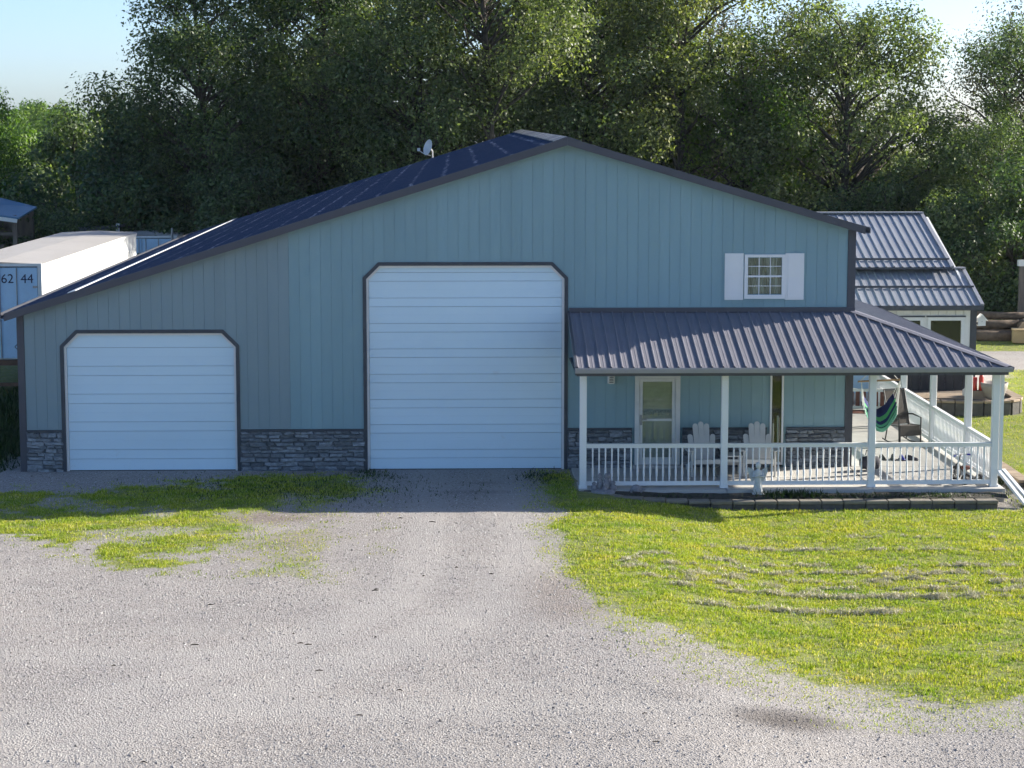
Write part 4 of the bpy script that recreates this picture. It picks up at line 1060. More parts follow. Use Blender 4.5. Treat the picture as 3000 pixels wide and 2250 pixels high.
MB().tube([(0.30, 0.04, 0.15), (0.24, 0.03, 0.34), (0.20, 0, 0.40), (0.16, 0, 0.56)], 0.016, 6).tube([(0.22, 0, 0.36), (0.0, 0, 0.20), (-0.25, 0, 0.12)], 0.024, 6).tube([(-0.25, -0.2, 0.10), (-0.25, 0.2, 0.10)], 0.014, 6).build('frame', M['black'], T)
MB().lathe([(0.02, 0), (0.12, 0.03), (0.13, 0.06), (0.09, 0.08)], (-0.06, 0, 0.27), 10).build('seat', M['redwood'], T, True)
MB().tube([(-0.06, 0, 0.18), (-0.06, 0, 0.28)], 0.018, 6).build('seat_stem', M['steel'], T)
MB().tube([(0.10, 0.20, 0.56), (0.16, 0.08, 0.57), (0.16, -0.08, 0.57), (0.10, -0.20, 0.56)], 0.012, 6).build('handlebar', M['steel'], T)
for s in (-1, 1): MB().tube([(0.12, s * 0.15, 0.562), (0.07, s * 0.23, 0.555)], 0.02, 6).build('grip', M['blue'], T)
# small things on the porch floor
T = thing('duffel_bag', 'slumped dark grey bag by the porch wall corner', 'bag', (18.42, -0.55, 0))
mb = MB(); n = 12
for i in range(9):
    for k in range(n):
        a = 2 * math.pi * k / n; t_ = i / 8; s_ = math.sin(math.pi * (0.08 + 0.84 * t_)) ** 0.5
        mb.v.append((-0.22 + 0.44 * t_, 0.16 * s_ * math.cos(a), 0.17 + (0.17 + 0.02 * math.sin(i * 2)) * s_ * math.sin(a)))
mb.f = [(i * n + k, i * n + (k + 1) % n, (i + 1) * n + (k + 1) % n, (i + 1) * n + k) for i in range(8) for k in range(n)] + [tuple(range(n))[::-1], tuple(8 * n + k for k in range(n))]
mb.build('body', M['bagdark'], T, True)
MB().tube([(-0.1, 0, 0.33), (-0.08, 0, 0.44), (0.08, 0, 0.44), (0.1, 0, 0.33)], 0.012, 6).build('handle', M['darkmetal'], T)
def shoe(label, loc, rz, m):
    t = thing('shoe', label, 'shoe', loc, rz, 'shoes left on the porch floor')
    mb = MB(); prof = [(-0.14, 0.035, 0.09), (-0.10, 0.042, 0.11), (-0.02, 0.040, 0.10), (0.05, 0.045, 0.065), (0.11, 0.045, 0.05), (0.15, 0.025, 0.035)]
    n = 8
    for x_, w_, h_ in prof:
        for k in range(n):
            a = math.pi * k / (n - 1); mb.v.append((x_, w_ * math.cos(a), 0.012 + h_ * math.sin(a)))
    mb.f = [(i * n + k, i * n + k + 1, (i + 1) * n + k + 1, (i + 1) * n + k) for i in range(5) for k in range(n - 1)] + [tuple(range(n))[::-1], tuple(5 * n + k for k in range(n))]
    mb.build('upper', m, t, True)
    MB().prism([(-0.15, 0), (0.155, 0), (0.16, 0.02), (-0.15, 0.02)], -0.046, 0.046).build('sole', M['black'] if m is not M['black'] else M['bagdark'], t)
shoe('black shoe nearest the middle porch post', (19.0, 0.9, 0.0), R(-80), M['black'])
shoe('black shoe just left of the blue shoes', (19.22, 0.85, 0.0), R(-95), M['black'])
shoe('blue shoe left of its pair on the porch floor', (19.42, 0.82, 0.0), R(-85), M['blue'])
shoe('dark shoe at the right end of the shoe row', (19.62, 0.80, 0.0), R(-20), M['bagdark'])

# ------------------------------------------------------------------ bed, retaining walls, ornaments
bed = MB(); nxb = 60
for i in range(nxb + 1):
    x = 11.95 + i * (20.7 - 11.95) / nxb
    yf = -3.42 if x > 13.6 else (-2.92 - 0.5 * sm(11.95, 13.6, x))
    for j in range(7):
        y = -2.80 + (yf + 2.80) * j / 6
        z = -0.06 * sm(12, 15, x) - 0.03 + 0.05 * (fbm(x * 1.0, y * 1.0, 4.0) - 0.5) + (0.03 if 0 < j < 5 else 0)
        bed.v.append((x, y, float(z)))
bed.f = [(i * 7 + j, i * 7 + j + 1, (i + 1) * 7 + j + 1, (i + 1) * 7 + j) for i in range(nxb) for j in range(6)]
bo = bed.build('mulch_bed', M['mulch'], None, True); struct(bo)
RW = thing('retaining_wall', 'low grey-brown block wall with pale caps along the porch front', 'wall', (12.0, -3.3, -0.3))
path = [(11.98, -2.98), (12.35, -3.18), (12.8, -3.36), (13.3, -3.48), (14.0, -3.53), (20.75, -3.56)]
def path_pts(path, step):
    out = [Vector((*path[0], 0))]
    pts = [Vector((*p, 0)) for p in path]; i = 0; cur = pts[0]; rem = step
    while i < len(pts) - 1:
        seg = pts[i + 1] - cur
        if seg.length >= rem: cur = cur + seg.normalized() * rem; out.append(cur.copy()); rem = step
        else: rem -= seg.length; cur = pts[i + 1]; i += 1
    return out
def wall_blocks(par, off, path, step, ztop, zbot, wid, capm, blockm, rnd):
    pts = path_pts(path, step)
    for k in range(len(pts) - 1):
        a, b_ = pts[k], pts[k + 1]; d = (b_ - a).normalized()
        zt = float(ztop(a.x)); zb = zbot
        for nm, m_, z0, z1, w_, sh in (('cap_stone', capm, zt - 0.07, zt, wid + 0.04, 0), ('wall_block', blockm, zb, zt - 0.072, wid, 0.5)):
            if z1 - z0 < 0.03: continue
            aa = a + d * (0.006 + rnd.uniform(0, 0.006) + (sh * step * 0)); bb = b_ - d * 0.006
            mid = (aa + bb) / 2; L = (bb - aa).length
            mb = MB().cbox(-L / 2, L / 2, -w_ / 2, w_ / 2, 0, z1 - z0 - 0.002, 0.012)
            o = mb.build(nm, m_, par); o.location = (mid.x - off[0], mid.y - off[1] + rnd.uniform(-0.012, 0.012), z0 - off[2]); o.rotation_euler = (0, 0, math.atan2(d.y, d.x))
rw = random.Random(8)
wall_blocks(RW, (12.0, -3.3, -0.3), path, 0.45, lambda x: -0.02 - 0.07 * sm(12, 15, x), -0.42, 0.22, M['cap'], M['block'], rw)
RW2 = thing('side_retaining_wall', 'brown-topped stone wall holding up the lawn right of the porch', 'wall', (21.5, -1.0, -0.3))
wall_blocks(RW2, (21.5, -1.0, -0.3), [(21.46, 2.6), (21.42, -2.02), (24.0, -2.06)], 0.42, lambda x: 0.03, -0.42, 0.24, M['plank'], M['block'], rw)
# curved planter terrace by the wing
PT = thing('planter_terrace', 'curved stone planter with plank top in front of the wing', 'planter', (22.6, 8.8, 0))
arc = [(20.9, 8.25), (22.9, 8.0)] + [(23.3 + 0.85 * math.sin(R(a)), 8.85 - 0.85 * math.cos(R(a))) for a in range(0, 91, 15)] + [(24.15, 10.6)]
wall_blocks(PT, (22.6, 8.8, 0), arc, 0.36, lambda x: 0.36, -0.1, 0.26, M['plank'], M['block'], rw)
mb = MB(); poly = [(p[0], p[1]) for p in arc] + [(20.9, 10.6)]
mb.v = [(p[0] - 22.6, p[1] - 8.8, 0.28) for p in poly]; mb.f = [tuple(range(len(poly)))]
mb.build('planting_soil', M['soil'], PT)
for k in range(4): MB().box(-1.6, 0.9, -0.55 + k * 0.22, -0.36 + k * 0.22, 0.36, 0.40).build('plank', M['plank'], PT)
T = thing('barrel_pot', 'wide grey tub on the planter beside the red ornament', 'pot', (23.42, 8.35, 0.36))
MB().lathe([(0.24, 0), (0.34, 0.30), (0.36, 0.42), (0.32, 0.42), (0.30, 0.36), (0.01, 0.36)], n=20).build('tub', M['potgrey'], T, True)
T = thing('red_ornament', 'red twin-column yard ornament with dark top on a pale base', 'ornament', (23.02, 8.45, 0.40))
MB().box(-0.15, 0.15, -0.12, 0.12, 0, 0.16).build('base', M['plank'], T)
for s in (-1, 1): MB().lathe([(0.07, 0.16), (0.06, 0.3), (0.065, 0.5), (0.03, 0.56 + 0.06 * s)], (s * 0.085, 0, 0), 10).build('column', M['red'], T, True)
MB().lathe([(0.045, 0.56), (0.04, 0.72), (0.01, 0.74)], (-0.02, 0.03, 0), 8).build('top', M['darkmetal'], T)
MB().lathe([(0.01, 0.56), (0.06, 0.59), (0.06, 0.63), (0.01, 0.66)], (0.13, 0, 0), 8).build('knob', M['white'], T)
T = thing('white_jug', 'small white jug on the planter beside the charcoal corner', 'jug', (22.75, 8.6, 0.40)); MB().lathe([(0.09, 0), (0.10, 0.02), (0.10, 0.15), (0.04, 0.20), (0.04, 0.23)], n=10).build('body', M['whitedirt'], T, True); MB().tube([(0.09, 0, 0.16), (0.14, 0, 0.13), (0.10, 0, 0.06)], 0.012, 6).build('handle', M['whitedirt'], T)
# field rocks at the corner
rk = random.Random(21)
def rock_mesh(seed):
    bm = bmesh.new(); bmesh.ops.create_icosphere(bm, subdivisions=2, radius=1); r_ = random.Random(seed)
    ph = [r_.uniform(0, 6) for _ in range(6)]
    for v in bm.verts:
        f_ = 1 + 0.16 * math.sin(3 * v.co.x + ph[0]) + 0.14 * math.sin(4 * v.co.y + ph[1]) + 0.12 * math.sin(5 * v.co.z + ph[2])
        v.co *= f_
    me = bpy.data.meshes.new('rock'); bm.to_mesh(me); bm.free(); me.materials.append(M['rock']); return me
rm = [rock_mesh(i) for i in range(4)]
for (x, y, sx, sy_, sz, lab) in [(21.35, -3.25, 0.30, 0.2, 0.07, 'flat pale rock touching the foot of the white downspout pipes'), (21.75, -2.9, 0.34, 0.22, 0.08, 'large flat grey rock below the side wall corner'), (21.15, -3.75, 0.16, 0.12, 0.06, 'small pale rock at the end of the porch wall'), (21.6, -3.7, 0.2, 0.13, 0.06, 'small grey rock in front of the flat grey rocks'), (22.1, -3.3, 0.24, 0.2, 0.08, 'grey rock at the picture edge beside the lawn')]:
    o = link('rock', rk.choice(rm)); o.location = (x, y, float(zground(x, y)) + sz * 0.4); o.scale = (sx, sy_, sz); o.rotation_euler = (0, 0, rk.uniform(0, 3)); tag(o, lab, 'rock', 'rocks at the porch corner')
# angel statue
T = thing('garden_statue', 'white cast-stone angel statue standing before the porch railing', 'statue', (15.63, -2.98, -0.10))
MB().cbox(-0.12, 0.12, -0.10, 0.10, 0, 0.06, 0.01).build('plinth', M['statue'], T)
MB().lathe([(0.085, 0.06), (0.10, 0.10), (0.075, 0.28), (0.07, 0.38), (0.085, 0.46), (0.075, 0.52), (0.03, 0.55), (0.028, 0.57)], n=14).build('robe', M['statue'], T, True)
MB().lathe([(0.01, 0.56), (0.045, 0.58), (0.055, 0.63), (0.045, 0.68), (0.01, 0.70)], n=12).build('head', M['statue'], T, True)
for s in (-1, 1):
    MB().tube([(s * 0.075, 0, 0.50), (s * 0.11, -0.04, 0.40), (s * 0.03, -0.10, 0.42)], [0.03, 0.027, 0.018], 8).build('arm', M['statue'], T, True)
    mb = MB(); w = [(0.02, 0.44), (0.10, 0.54), (0.19, 0.58), (0.205, 0.50), (0.17, 0.38), (0.12, 0.28), (0.05, 0.32)]
    mb.prism([(s * a, b_) for a, b_ in (w if s > 0 else w[::-1])], 0.05, 0.08); mb.build('wing', M['statue'], T)
# group of small stone figures on a base
T = thing('figure_ornament', 'grey cast-stone ornament of clustered little figures by the first post', 'ornament', (12.46, -2.92, -0.03))
MB().lathe([(0.26, 0), (0.25, 0.05), (0.18, 0.08)], n=12).build('base', M['ornament'], T)
ro = random.Random(4)
for (x, y, h, r_) in [(-0.19, 0.0, 0.22, 0.075), (-0.07, 0.02, 0.40, 0.07), (0.06, 0.0, 0.40, 0.07), (0.12, 0.05, 0.42, 0.06), (0.20, 0.0, 0.24, 0.08), (0.02, -0.10, 0.20, 0.06)]:
    MB().lathe([(r_, 0.06), (r_ * 1.05, h * 0.4), (r_ * 0.75, h * 0.66), (r_ * 0.4, h * 0.70), (r_ * 0.62, h * 0.78), (r_ * 0.66, h * 0.88), (r_ * 0.3, h)], (x, y, 0), 9).build('figure', M['ornament'], T, True)
T = thing('turtle_ornament', 'small blue-grey turtle ornament below the porch rail', 'ornament', (13.13, -2.93, -0.03))
MB().lathe([(0.10, 0.02), (0.125, 0.05), (0.10, 0.12), (0.05, 0.155), (0.01, 0.165)], n=14).build('shell', M['ornament'], T, True)
MB().tube([(0.10, -0.02, 0.06), (0.16, -0.03, 0.075), (0.19, -0.04, 0.06)], [0.025, 0.03, 0.012], 8).build('head', M['ornament'], T, True)
for a in (35, 145, 215, 325): MB().tube([(0.09 * math.cos(R(a)), 0.09 * math.sin(R(a)), 0.05), (0.14 * math.cos(R(a)), 0.14 * math.sin(R(a)), 0.012)], [0.028, 0.02], 6).build('foot', M['ornament'], T)

# ------------------------------------------------------------------ right background: logs, board, post
lg = random.Random(9)
log_specs = [(27.6, 26.2, 0.15, 2.6, -6, 0.20), (28.6, 26.6, 0.15, 2.8, 10, 0.22), (27.9, 26.5, 0.52, 2.2, 4, 0.17), (29.2, 26.3, 0.50, 1.6, 70, 0.26), (29.6, 25.9, 0.22, 1.5, 78, 0.30), (28.2, 26.9, 0.80, 3.0, -3, 0.13), (27.2, 26.9, 0.28, 2.0, 2, 0.16), (30.2, 26.6, 0.30, 1.8, 65, 0.28)]
log_labels = ['long low log at the front of the pile', 'thick log lying behind the tan box', 'short log on top of the front logs', 'sawn round facing out high on the pile', 'large sawn round beside the tan box', 'thin pale pole laid across the log pile', 'log at the end of the pile next to the wing', 'dark butt log under the timber frame']
for (x, y, z, L, a, r_), lab in zip(log_specs, log_labels):
    t = thing('log', lab, 'log', (x, y, z + float(zground(x, y))), R(a), 'logs stacked behind the drive')
    MB().tube([(-L / 2, 0, 0), (-L / 6, 0.03, 0.02), (L / 6, -0.02, 0.0), (L / 2, 0.02, 0.01)], [r_, r_ * 1.05, r_ * 0.97, r_ * 0.92], 12).build('trunk', M['logend'], t, True)
    for s in (-1, 1): MB().tube([(s * L / 2, 0.01, 0.005), (s * (L / 2 + 0.012), 0.01, 0.005)], r_ * 0.86, 12).build('cut_face', M['cutwood'], t)
T = thing('tan_box', 'tan plywood box lying in front of the log pile', 'box', (29.0, 25.3, float(zground(29, 25.3))), R(-12))
MB().cbox(-0.55, 0.5, -0.3, 0.3, 0.02, 0.46, 0.03).build('body', M['card'], T)
MB().box(-0.57, 0.52, -0.32, 0.32, 0.461, 0.50).build('lid', M['card'], T)
T = thing('timber_frame', 'weathered timber post and lintel at the right edge behind logs', 'post', (29.5, 28.2, -0.1))
MB().box(-0.09, 0.09, -0.09, 0.09, 0, 2.5).build('post', M['wood'], T)
MB().box(2.4, 2.58, -0.09, 0.09, 0, 2.5).build('post', M['wood'], T)
MB().box(-0.15, 2.8, -0.11, 0.11, 2.501, 2.72).build('lintel', M['whitedirt'], T)
# ------------------------------------------------------------------ trees
def make_tree(seed, Ht, Rr, th, ncl, nleaf, leafmat, ls=(0.075, 0.155), flat=0.8, hollow=0.35, trunk_r=0.24, lean=0.6, sep=1.0, puff=(0.75, 1.5)):
    g = np.random.default_rng(seed); r_ = random.Random(seed)
    tb = MB()
    top = Vector((r_.uniform(-lean, lean), r_.uniform(-lean, lean), Ht * 0.86))
    tp = []
    for k in range(8):
        t = k / 7; tp.append(Vector((top.x * t ** 1.5 + 0.12 * math.sin(3 * t + seed), top.y * t ** 1.5 + 0.12 * math.cos(4 * t + seed), -0.3 + (top.z + 0.3) * t)))
    tb.tube(tp, [trunk_r * (1.25 if k == 0 else 1) * (1 - 0.85 * k / 7) + 0.02 for k in range(8)], 8)
    zc = th + (Ht - th) * 0.5; hh = (Ht - th) / 2
    cs = []
    tries = 0
    while len(cs) < ncl and tries < 5000:
        tries += 1
        d = Vector((r_.gauss(0, 1), r_.gauss(0, 1), r_.gauss(0, 1))).normalized()
        rad = r_.uniform(hollow, 1.0) ** 0.55
        lump = 1 + 0.22 * math.sin(3 * math.atan2(d.y, d.x) + seed) * (1 - abs(d.z)) + 0.12 * math.sin(5 * d.z + seed * 2)
        p = Vector((d.x * Rr * rad * lump, d.y * Rr * rad * lump, zc + d.z * hh * rad))
        if p.z < 0.4: continue
        if all((p - q).length > sep for q in cs): cs.append(p)
    V = []; 
    ltot = 0
    Ps = []; Ns = []
    for c in cs:
        tz = min(max(0.25, (c.z - 0.6 - 0.45 * math.hypot(c.x, c.y)) / (top.z)), 0.97)
        k = tz * 7; i = min(6, int(k)); base = tp[i].lerp(tp[i + 1], k - i)
        mid = base.lerp(c, 0.5) + Vector((r_.uniform(-.25, .25), r_.uniform(-.25, .25), r_.uniform(-0.1, 0.35)))
        L = (c - base).length
        r0 = min(trunk_r * 0.5, 0.025 + 0.014 * L)
        tb.tube([base, mid, c], [r0, r0 * 0.65, 0.012], 5, False)
        cr = r_.uniform(*puff)
        for q in range(3):
            e = c + Vector((r_.gauss(0, 1), r_.gauss(0, 1), r_.gauss(0.2, 0.8))).normalized() * cr * 0.8
            tb.tube([mid.lerp(c, 0.6), e], [0.018, 0.006], 4, False)
        n = int(nleaf / ncl * r_.uniform(0.6, 1.4) * (cr / (0.5 * (puff[0] + puff[1]))) ** 1.8)
        d = g.normal(size=(n, 3)); d /= np.linalg.norm(d, axis=1, keepdims=True)
        rr_ = cr * g.random(n) ** 0.38
        lump = 1 + 0.3 * np.sin(4 * d[:, 0] + 2 * c.x) * np.sin(4 * d[:, 1] + c.y)
        P = np.array(c) + d * (rr_ * lump)[:, None] * np.array([1, 1, flat])
        Nn = d * 0.9 + g.normal(size=(n, 3)) * 0.5 + np.array([0, 0, 0.35])
        Ps.append(P); Ns.append(Nn)
    P = np.concatenate(Ps); Nn = np.concatenate(Ns); Nn /= np.linalg.norm(Nn, axis=1, keepdims=True)
    n = len(P)
    a = np.cross(Nn, g.normal(size=(n, 3))); a /= np.linalg.norm(a, axis=1, keepdims=True) + 1e-9
    b_ = np.cross(Nn, a)
    s_ = g.uniform(ls[0], ls[1], n)[:, None]
    Vv = np.stack([P - a * s_ * 0.62, P - b_ * s_ * 0.36 + Nn * s_ * 0.06, P + a * s_ * 0.62, P + b_ * s_ * 0.36 + Nn * s_ * 0.06], 1).reshape(-1, 3)
    F = np.arange(4 * n).reshape(-1, 4)
    crown = fast_mesh('crown', Vv, F, leafmat)
    trunk = tb.mesh('trunk', M['bark'], True)
    return trunk, crown
KINDS = {
    'big_a': make_tree(1, 15.5, 4.1, 2.2, 85, 52000, M['leaf_dark']),
    'big_b': make_tree(2, 15.0, 3.9, 3.0, 70, 44000, M['leaf_olive']),
    'big_c': make_tree(3, 14.5, 4.3, 2.4, 75, 46000, M['leaf_olive'], hollow=0.3),
    'round': make_tree(4, 12.6, 4.5, 1.4, 105, 62000, M['leaf_olive']),
    'green': make_tree(5, 11.6, 3.2, 1.6, 62, 36000, M['leaf_green']),
    'grey': make_tree(6, 14.5, 3.4, 3.0, 70, 12000, M['leaf_grey'], ls=(0.08, 0.15)),
    'bush': make_tree(7, 4.6, 2.6, 0.1, 40, 26000, M['leaf_dark'], ls=(0.06, 0.12), trunk_r=0.08, sep=0.6, puff=(0.5, 0.95)),
    'shrub': make_tree(8, 3.4, 2.0, 0.1, 30, 16000, M['leaf_olive'], ls=(0.06, 0.11), trunk_r=0.06, sep=0.5, puff=(0.45, 0.85)),
    'trunky': make_tree(14, 16.0, 3.7, 7.6, 62, 34000, M['leaf_olive'], trunk_r=0.34, lean=0.3),
    'far': make_tree(9, 12.0, 4.4, 1.0, 60, 13000, M['leaf_green'], ls=(0.2, 0.38), puff=(0.9, 1.7)),
}
def plant(kind, x, y, s, rz, label, name='tree', group='trees behind the workshop', sz=None):
    t = thing(name, label, 'tree' if name.endswith('tree') else 'shrub', (x, y, float(zground(x, y)) - 0.05), R(rz), group)
    t.scale = (s, s, sz or s)
    tr, cr = KINDS[kind]
    link('trunk', tr, t); link('crown', cr, t)
    return t
for k, x, y, s, rz, lab in [
    ('big_a', -0.6, 41.0, 1.02, 20, 'tall dark tree with a stepped left outline against open sky'),
    ('bush', -4.0, 42.0, 1.9, 60, 'lower dark tree at the foot of the stepped tree'),
    ('big_a', 3.8, 43.0, 1.02, 140, 'dark tree with sky gaps behind the lower blue roof'),
    ('big_c', 7.6, 40.0, 1.06, 200, 'dense dark tree directly behind the satellite dish'),
    ('trunky', 10.7, 36.5, 1.02, 75, 'tree with a thick bare trunk rising behind the roof ridge'),
    ('big_c', 15.0, 42.0, 1.10, 310, 'olive tree right of the roof ridge'),
    ('big_b', 18.6, 41.0, 1.06, 15, 'tall olive tree behind the gable window'),
    ('green', 21.6, 41.5, 1.02, 100, 'fresh green shorter tree left of the broad round tree'),
    ('round', 25.9, 42.0, 1.08, 0, 'broad round-topped tree behind the house wing'),
    ('big_b', 34.0, 43.0, 0.86, 220, 'grey-olive tree cut by the right edge of the picture'),
    ('round', 31.0, 38.5, 0.66, 130, 'smaller dark tree below the broad round tree at right'),
    ('big_a', 1.4, 49.0, 1.08, 280, 'back-row dark tree filling the gap above the trailers'),
    ('big_b', 6.0, 50.0, 1.12, 33, 'back-row tree showing left of the satellite dish'),
    ('big_c', 12.8, 50.0, 1.14, 66, 'back-row olive tree behind the thick bare trunk'),
    ('grey', 20.6, 50.0, 1.02, 10, 'thin grey half-bare tree top against the sky'),
    ('grey', 25.4, 49.0, 1.0, 190, 'sparse grey crown left of the broad round top'),
    ('grey', 34.2, 48.0, 0.93, 95, 'sparse grey crown at the upper right corner'),
    ('big_a', 17.0, 51.0, 1.10, 5, 'back-row dark tree right of the ridge'),
    ('green', -11.7, 46.0, 0.70, 50, 'sunlit yellow-green tree at the left edge'),
]: plant(k, x, y, s, rz, lab, sz=0.95 if x < -11 else None)
rt = random.Random(31)
bl = ['beside the blue-roofed shed', 'behind the dark lean-to roof', 'behind the long white trailer', 'above the pale trailer end', 'at the low end of the blue roof', 'behind the pale roof strip', 'left of the satellite dish', 'behind the satellite dish', 'behind the upper roof slope', 'right of the roof ridge', 'behind the right roof slope', 'behind the gable window', 'left of the wing ridge', 'behind the wing roof', 'right of the wing roof', 'behind the birdhouse', 'behind the log pile', 'behind the timber frame']
for i, w in enumerate(bl):
    x = -8.2 + i * 2.45 + rt.uniform(-0.5, 0.5)
    plant('bush' if i % 3 else 'shrub', x, 37.0 + rt.uniform(-1.2, 1.5) - (4.5 if i > 14 else 0), rt.uniform(0.95, 1.35) * (1.25 if i % 3 == 0 else 1), rt.uniform(0, 360), 'dark leafy undergrowth shrub ' + w, 'shrub', 'undergrowth along the trees')
for i in range(9):
    x = -9 + i * 5.4 + rt.uniform(-1, 1)
    plant('bush', x, 55 + rt.uniform(-1, 2), rt.uniform(1.7, 2.1), rt.uniform(0, 360), ['leftmost', 'second', 'third', 'fourth', 'middle', 'sixth', 'seventh', 'eighth', 'rightmost'][i] + ' of the dim bushes glimpsed between the trunks, counted from the left', 'shrub', 'dim bushes deep in the trees')
for i, (x, y, s, lab) in enumerate([
    (-15.2, 95, 0.80, 'hazy green tree with bright top nearest the dark stepped tree'), (-22.5, 100, 0.74, 'yellow-green sunlit tree in the hazy gap'), (-29.0, 120, 0.9, 'hazy tree above the blue-roofed shed'),
    (-36.0, 190, 0.90, 'pale distant tree on the skyline at left'), (-28.5, 200, 0.86, 'pale distant tree in the middle of the skyline gap'), (-21.0, 210, 0.84, 'pale distant tree low on the skyline by the dark tree'),
    (-41.0, 205, 0.92, 'pale distant tree beside the sunlit left-edge tree'), (-32, 160, 0.78, 'mid-distance tree under the pale skyline trees'), (-24.5, 150, 0.72, 'mid-distance tree below the skyline notch'),
    (-14.5, 70, 0.62, 'leafy tree right behind the blue-roofed shed'), (-10.0, 62, 0.60, 'leafy tree between the shed and the dark tree'), (-19.0, 72, 0.62, 'leafy low tree hidden partly by the sunlit tree')]):
    plant('far', x, y, s, i * 47, lab, 'tree', 'hazy trees beyond the shed')

# ------------------------------------------------------------------ grass, clippings, weeds, gravel stones
def blade_mat(name, dry):
    m = bpy.data.materials.new(name); m.use_nodes = True; nt = m.node_tree; b = nt.nodes['Principled BSDF']
    g = nt.nodes.new('ShaderNodeNewGeometry')
    if dry: c = ramp(nt, g.outputs['Random Per Island'], [(0, (0.36, 0.33, 0.25)), (0.5, (0.56, 0.52, 0.40)), (1, (0.74, 0.70, 0.56))])
    else:
        c1 = ramp(nt, g.outputs['Random Per Island'], [(0, (0.17, 0.25, 0.020)), (0.45, (0.32, 0.40, 0.036)), (0.8, (0.46, 0.51, 0.075)), (0.9, (0.54, 0.51, 0.18)), (1.0, (0.64, 0.60, 0.34))])
        big = ramp(nt, noise(nt, pos(nt, (1, 1.6, 1)), 0.9, 8, 0.72), [(0.33, (0.50, 0.74, 0.7)), (0.48, (0.95, 1.0, 1.0)), (0.58, (1.15, 1.08, 1.0)), (0.7, (1.45, 1.2, 1.5))])
        c = mixc(nt, 1.0, c1, big, 'MULTIPLY')
    nt.links.new(c, b.inputs['Base Color']); b.inputs['Roughness'].default_value = 0.6; b.inputs['Specular IOR Level'].default_value = 0.25
    tl = nt.nodes.new('ShaderNodeBsdfTranslucent'); nt.links.new(mixc(nt, 1.0, c, (1.15, 1.1, 0.55), 'MULTIPLY'), tl.inputs[0])
    mx = nt.nodes.new('ShaderNodeMixShader'); mx.inputs[0].default_value = 0.12 if dry else 0.4
    out = nt.nodes['Material Output']; nt.links.new(b.outputs[0], mx.inputs[1]); nt.links.new(tl.outputs[0], mx.inputs[2]); nt.links.new(mx.outputs[0], out.inputs[0])
    return m
M['blade'] = blade_mat('grass_blade', False); M['straw'] = blade_mat('dry_clippings', True)
gn = np.random.default_rng(77)
def blades(X, Y, Z, h, w, tilt, g):
    n = len(X); a = g.uniform(0, 2 * np.pi, n)
    dx, dy = np.cos(a), np.sin(a)
    t = g.uniform(0, 2 * np.pi, n); tl = g.uniform(0.1, 1.0, n) * tilt
    P0 = np.stack([X - dx * w / 2, Y - dy * w / 2, Z - 0.01], 1); P1 = np.stack([X + dx * w / 2, Y + dy * w / 2, Z - 0.01], 1)
    P2 = np.stack([X + np.cos(t) * tl * h, Y + np.sin(t) * tl * h, Z + h * np.sqrt(np.maximum(0.1, 1 - 0.7 * tl ** 2))], 1)
    return np.stack([P0, P1, P2], 1).reshape(-1, 3)
def scatter(x0, x1, y0, y1, dens, g):
    n = int((x1 - x0) * (y1 - y0) * dens); X = g.uniform(x0, x1, n); Y = g.uniform(y0, y1, n)
    gr, so, da = gmask(X, Y)
    k = g.random(n) < np.clip((gr - 0.12) * 1.15, 0, 1) ** 1.3
    inside = ((X > 0) & (X < XW) & (Y > -0.05)) | ((X > 11.9) & (X < 20.82) & (Y > -3.68)) | ((X > 18) & (X < 23.6) & (Y > 10.4)) | ((X > 20.9) & (X < 24.2) & (Y > 7.9)) | ((X > 21.3) & (X < 21.58) & (Y > -2.1) & (Y < 2.7)) | ((Y > -2.2) & (Y < -1.94) & (X > 21.3))
    k &= ~inside
    k &= g.random(n) < 0.18 + 1.3 * sm(0.30, 0.62, 0.5 * vnoise(X, Y * 1.4, 6.5) + 0.5 * vnoise(X + 9, Y * 1.3, 2.6))
    return X[k], Y[k], gr[k]
Vs = []
for (x0, x1, y0, y1, dens) in [(-3, 8.4, -11.8, 0, 2100), (10.6, 24.5, -19.0, 0.0, 2100), (20.8, 30, 0.0, 18.5, 420), (25, 36, 22, 28, 120), (-9, 0, -3, 14, 160)]:
    X, Y, gr = scatter(x0, x1, y0, y1, dens, gn)
    n = len(X); clump = fbm(X, Y, 3.0)
    h = (0.018 + 0.042 * gn.random(n)) * (0.45 + 1.2 * clump) * (0.6 + 0.4 * gr)
    Vs.append(blades(X, Y, zground(X, Y), h, gn.uniform(0.012, 0.030, n), 1.15, gn))
V = np.concatenate(Vs)
o = link('grass', fast_mesh('grass', V, np.arange(len(V)).reshape(-1, 3), M['blade'])); tag(o, 'short yellow-green lawn grass thinning into the gravel', 'grass', kind='stuff')
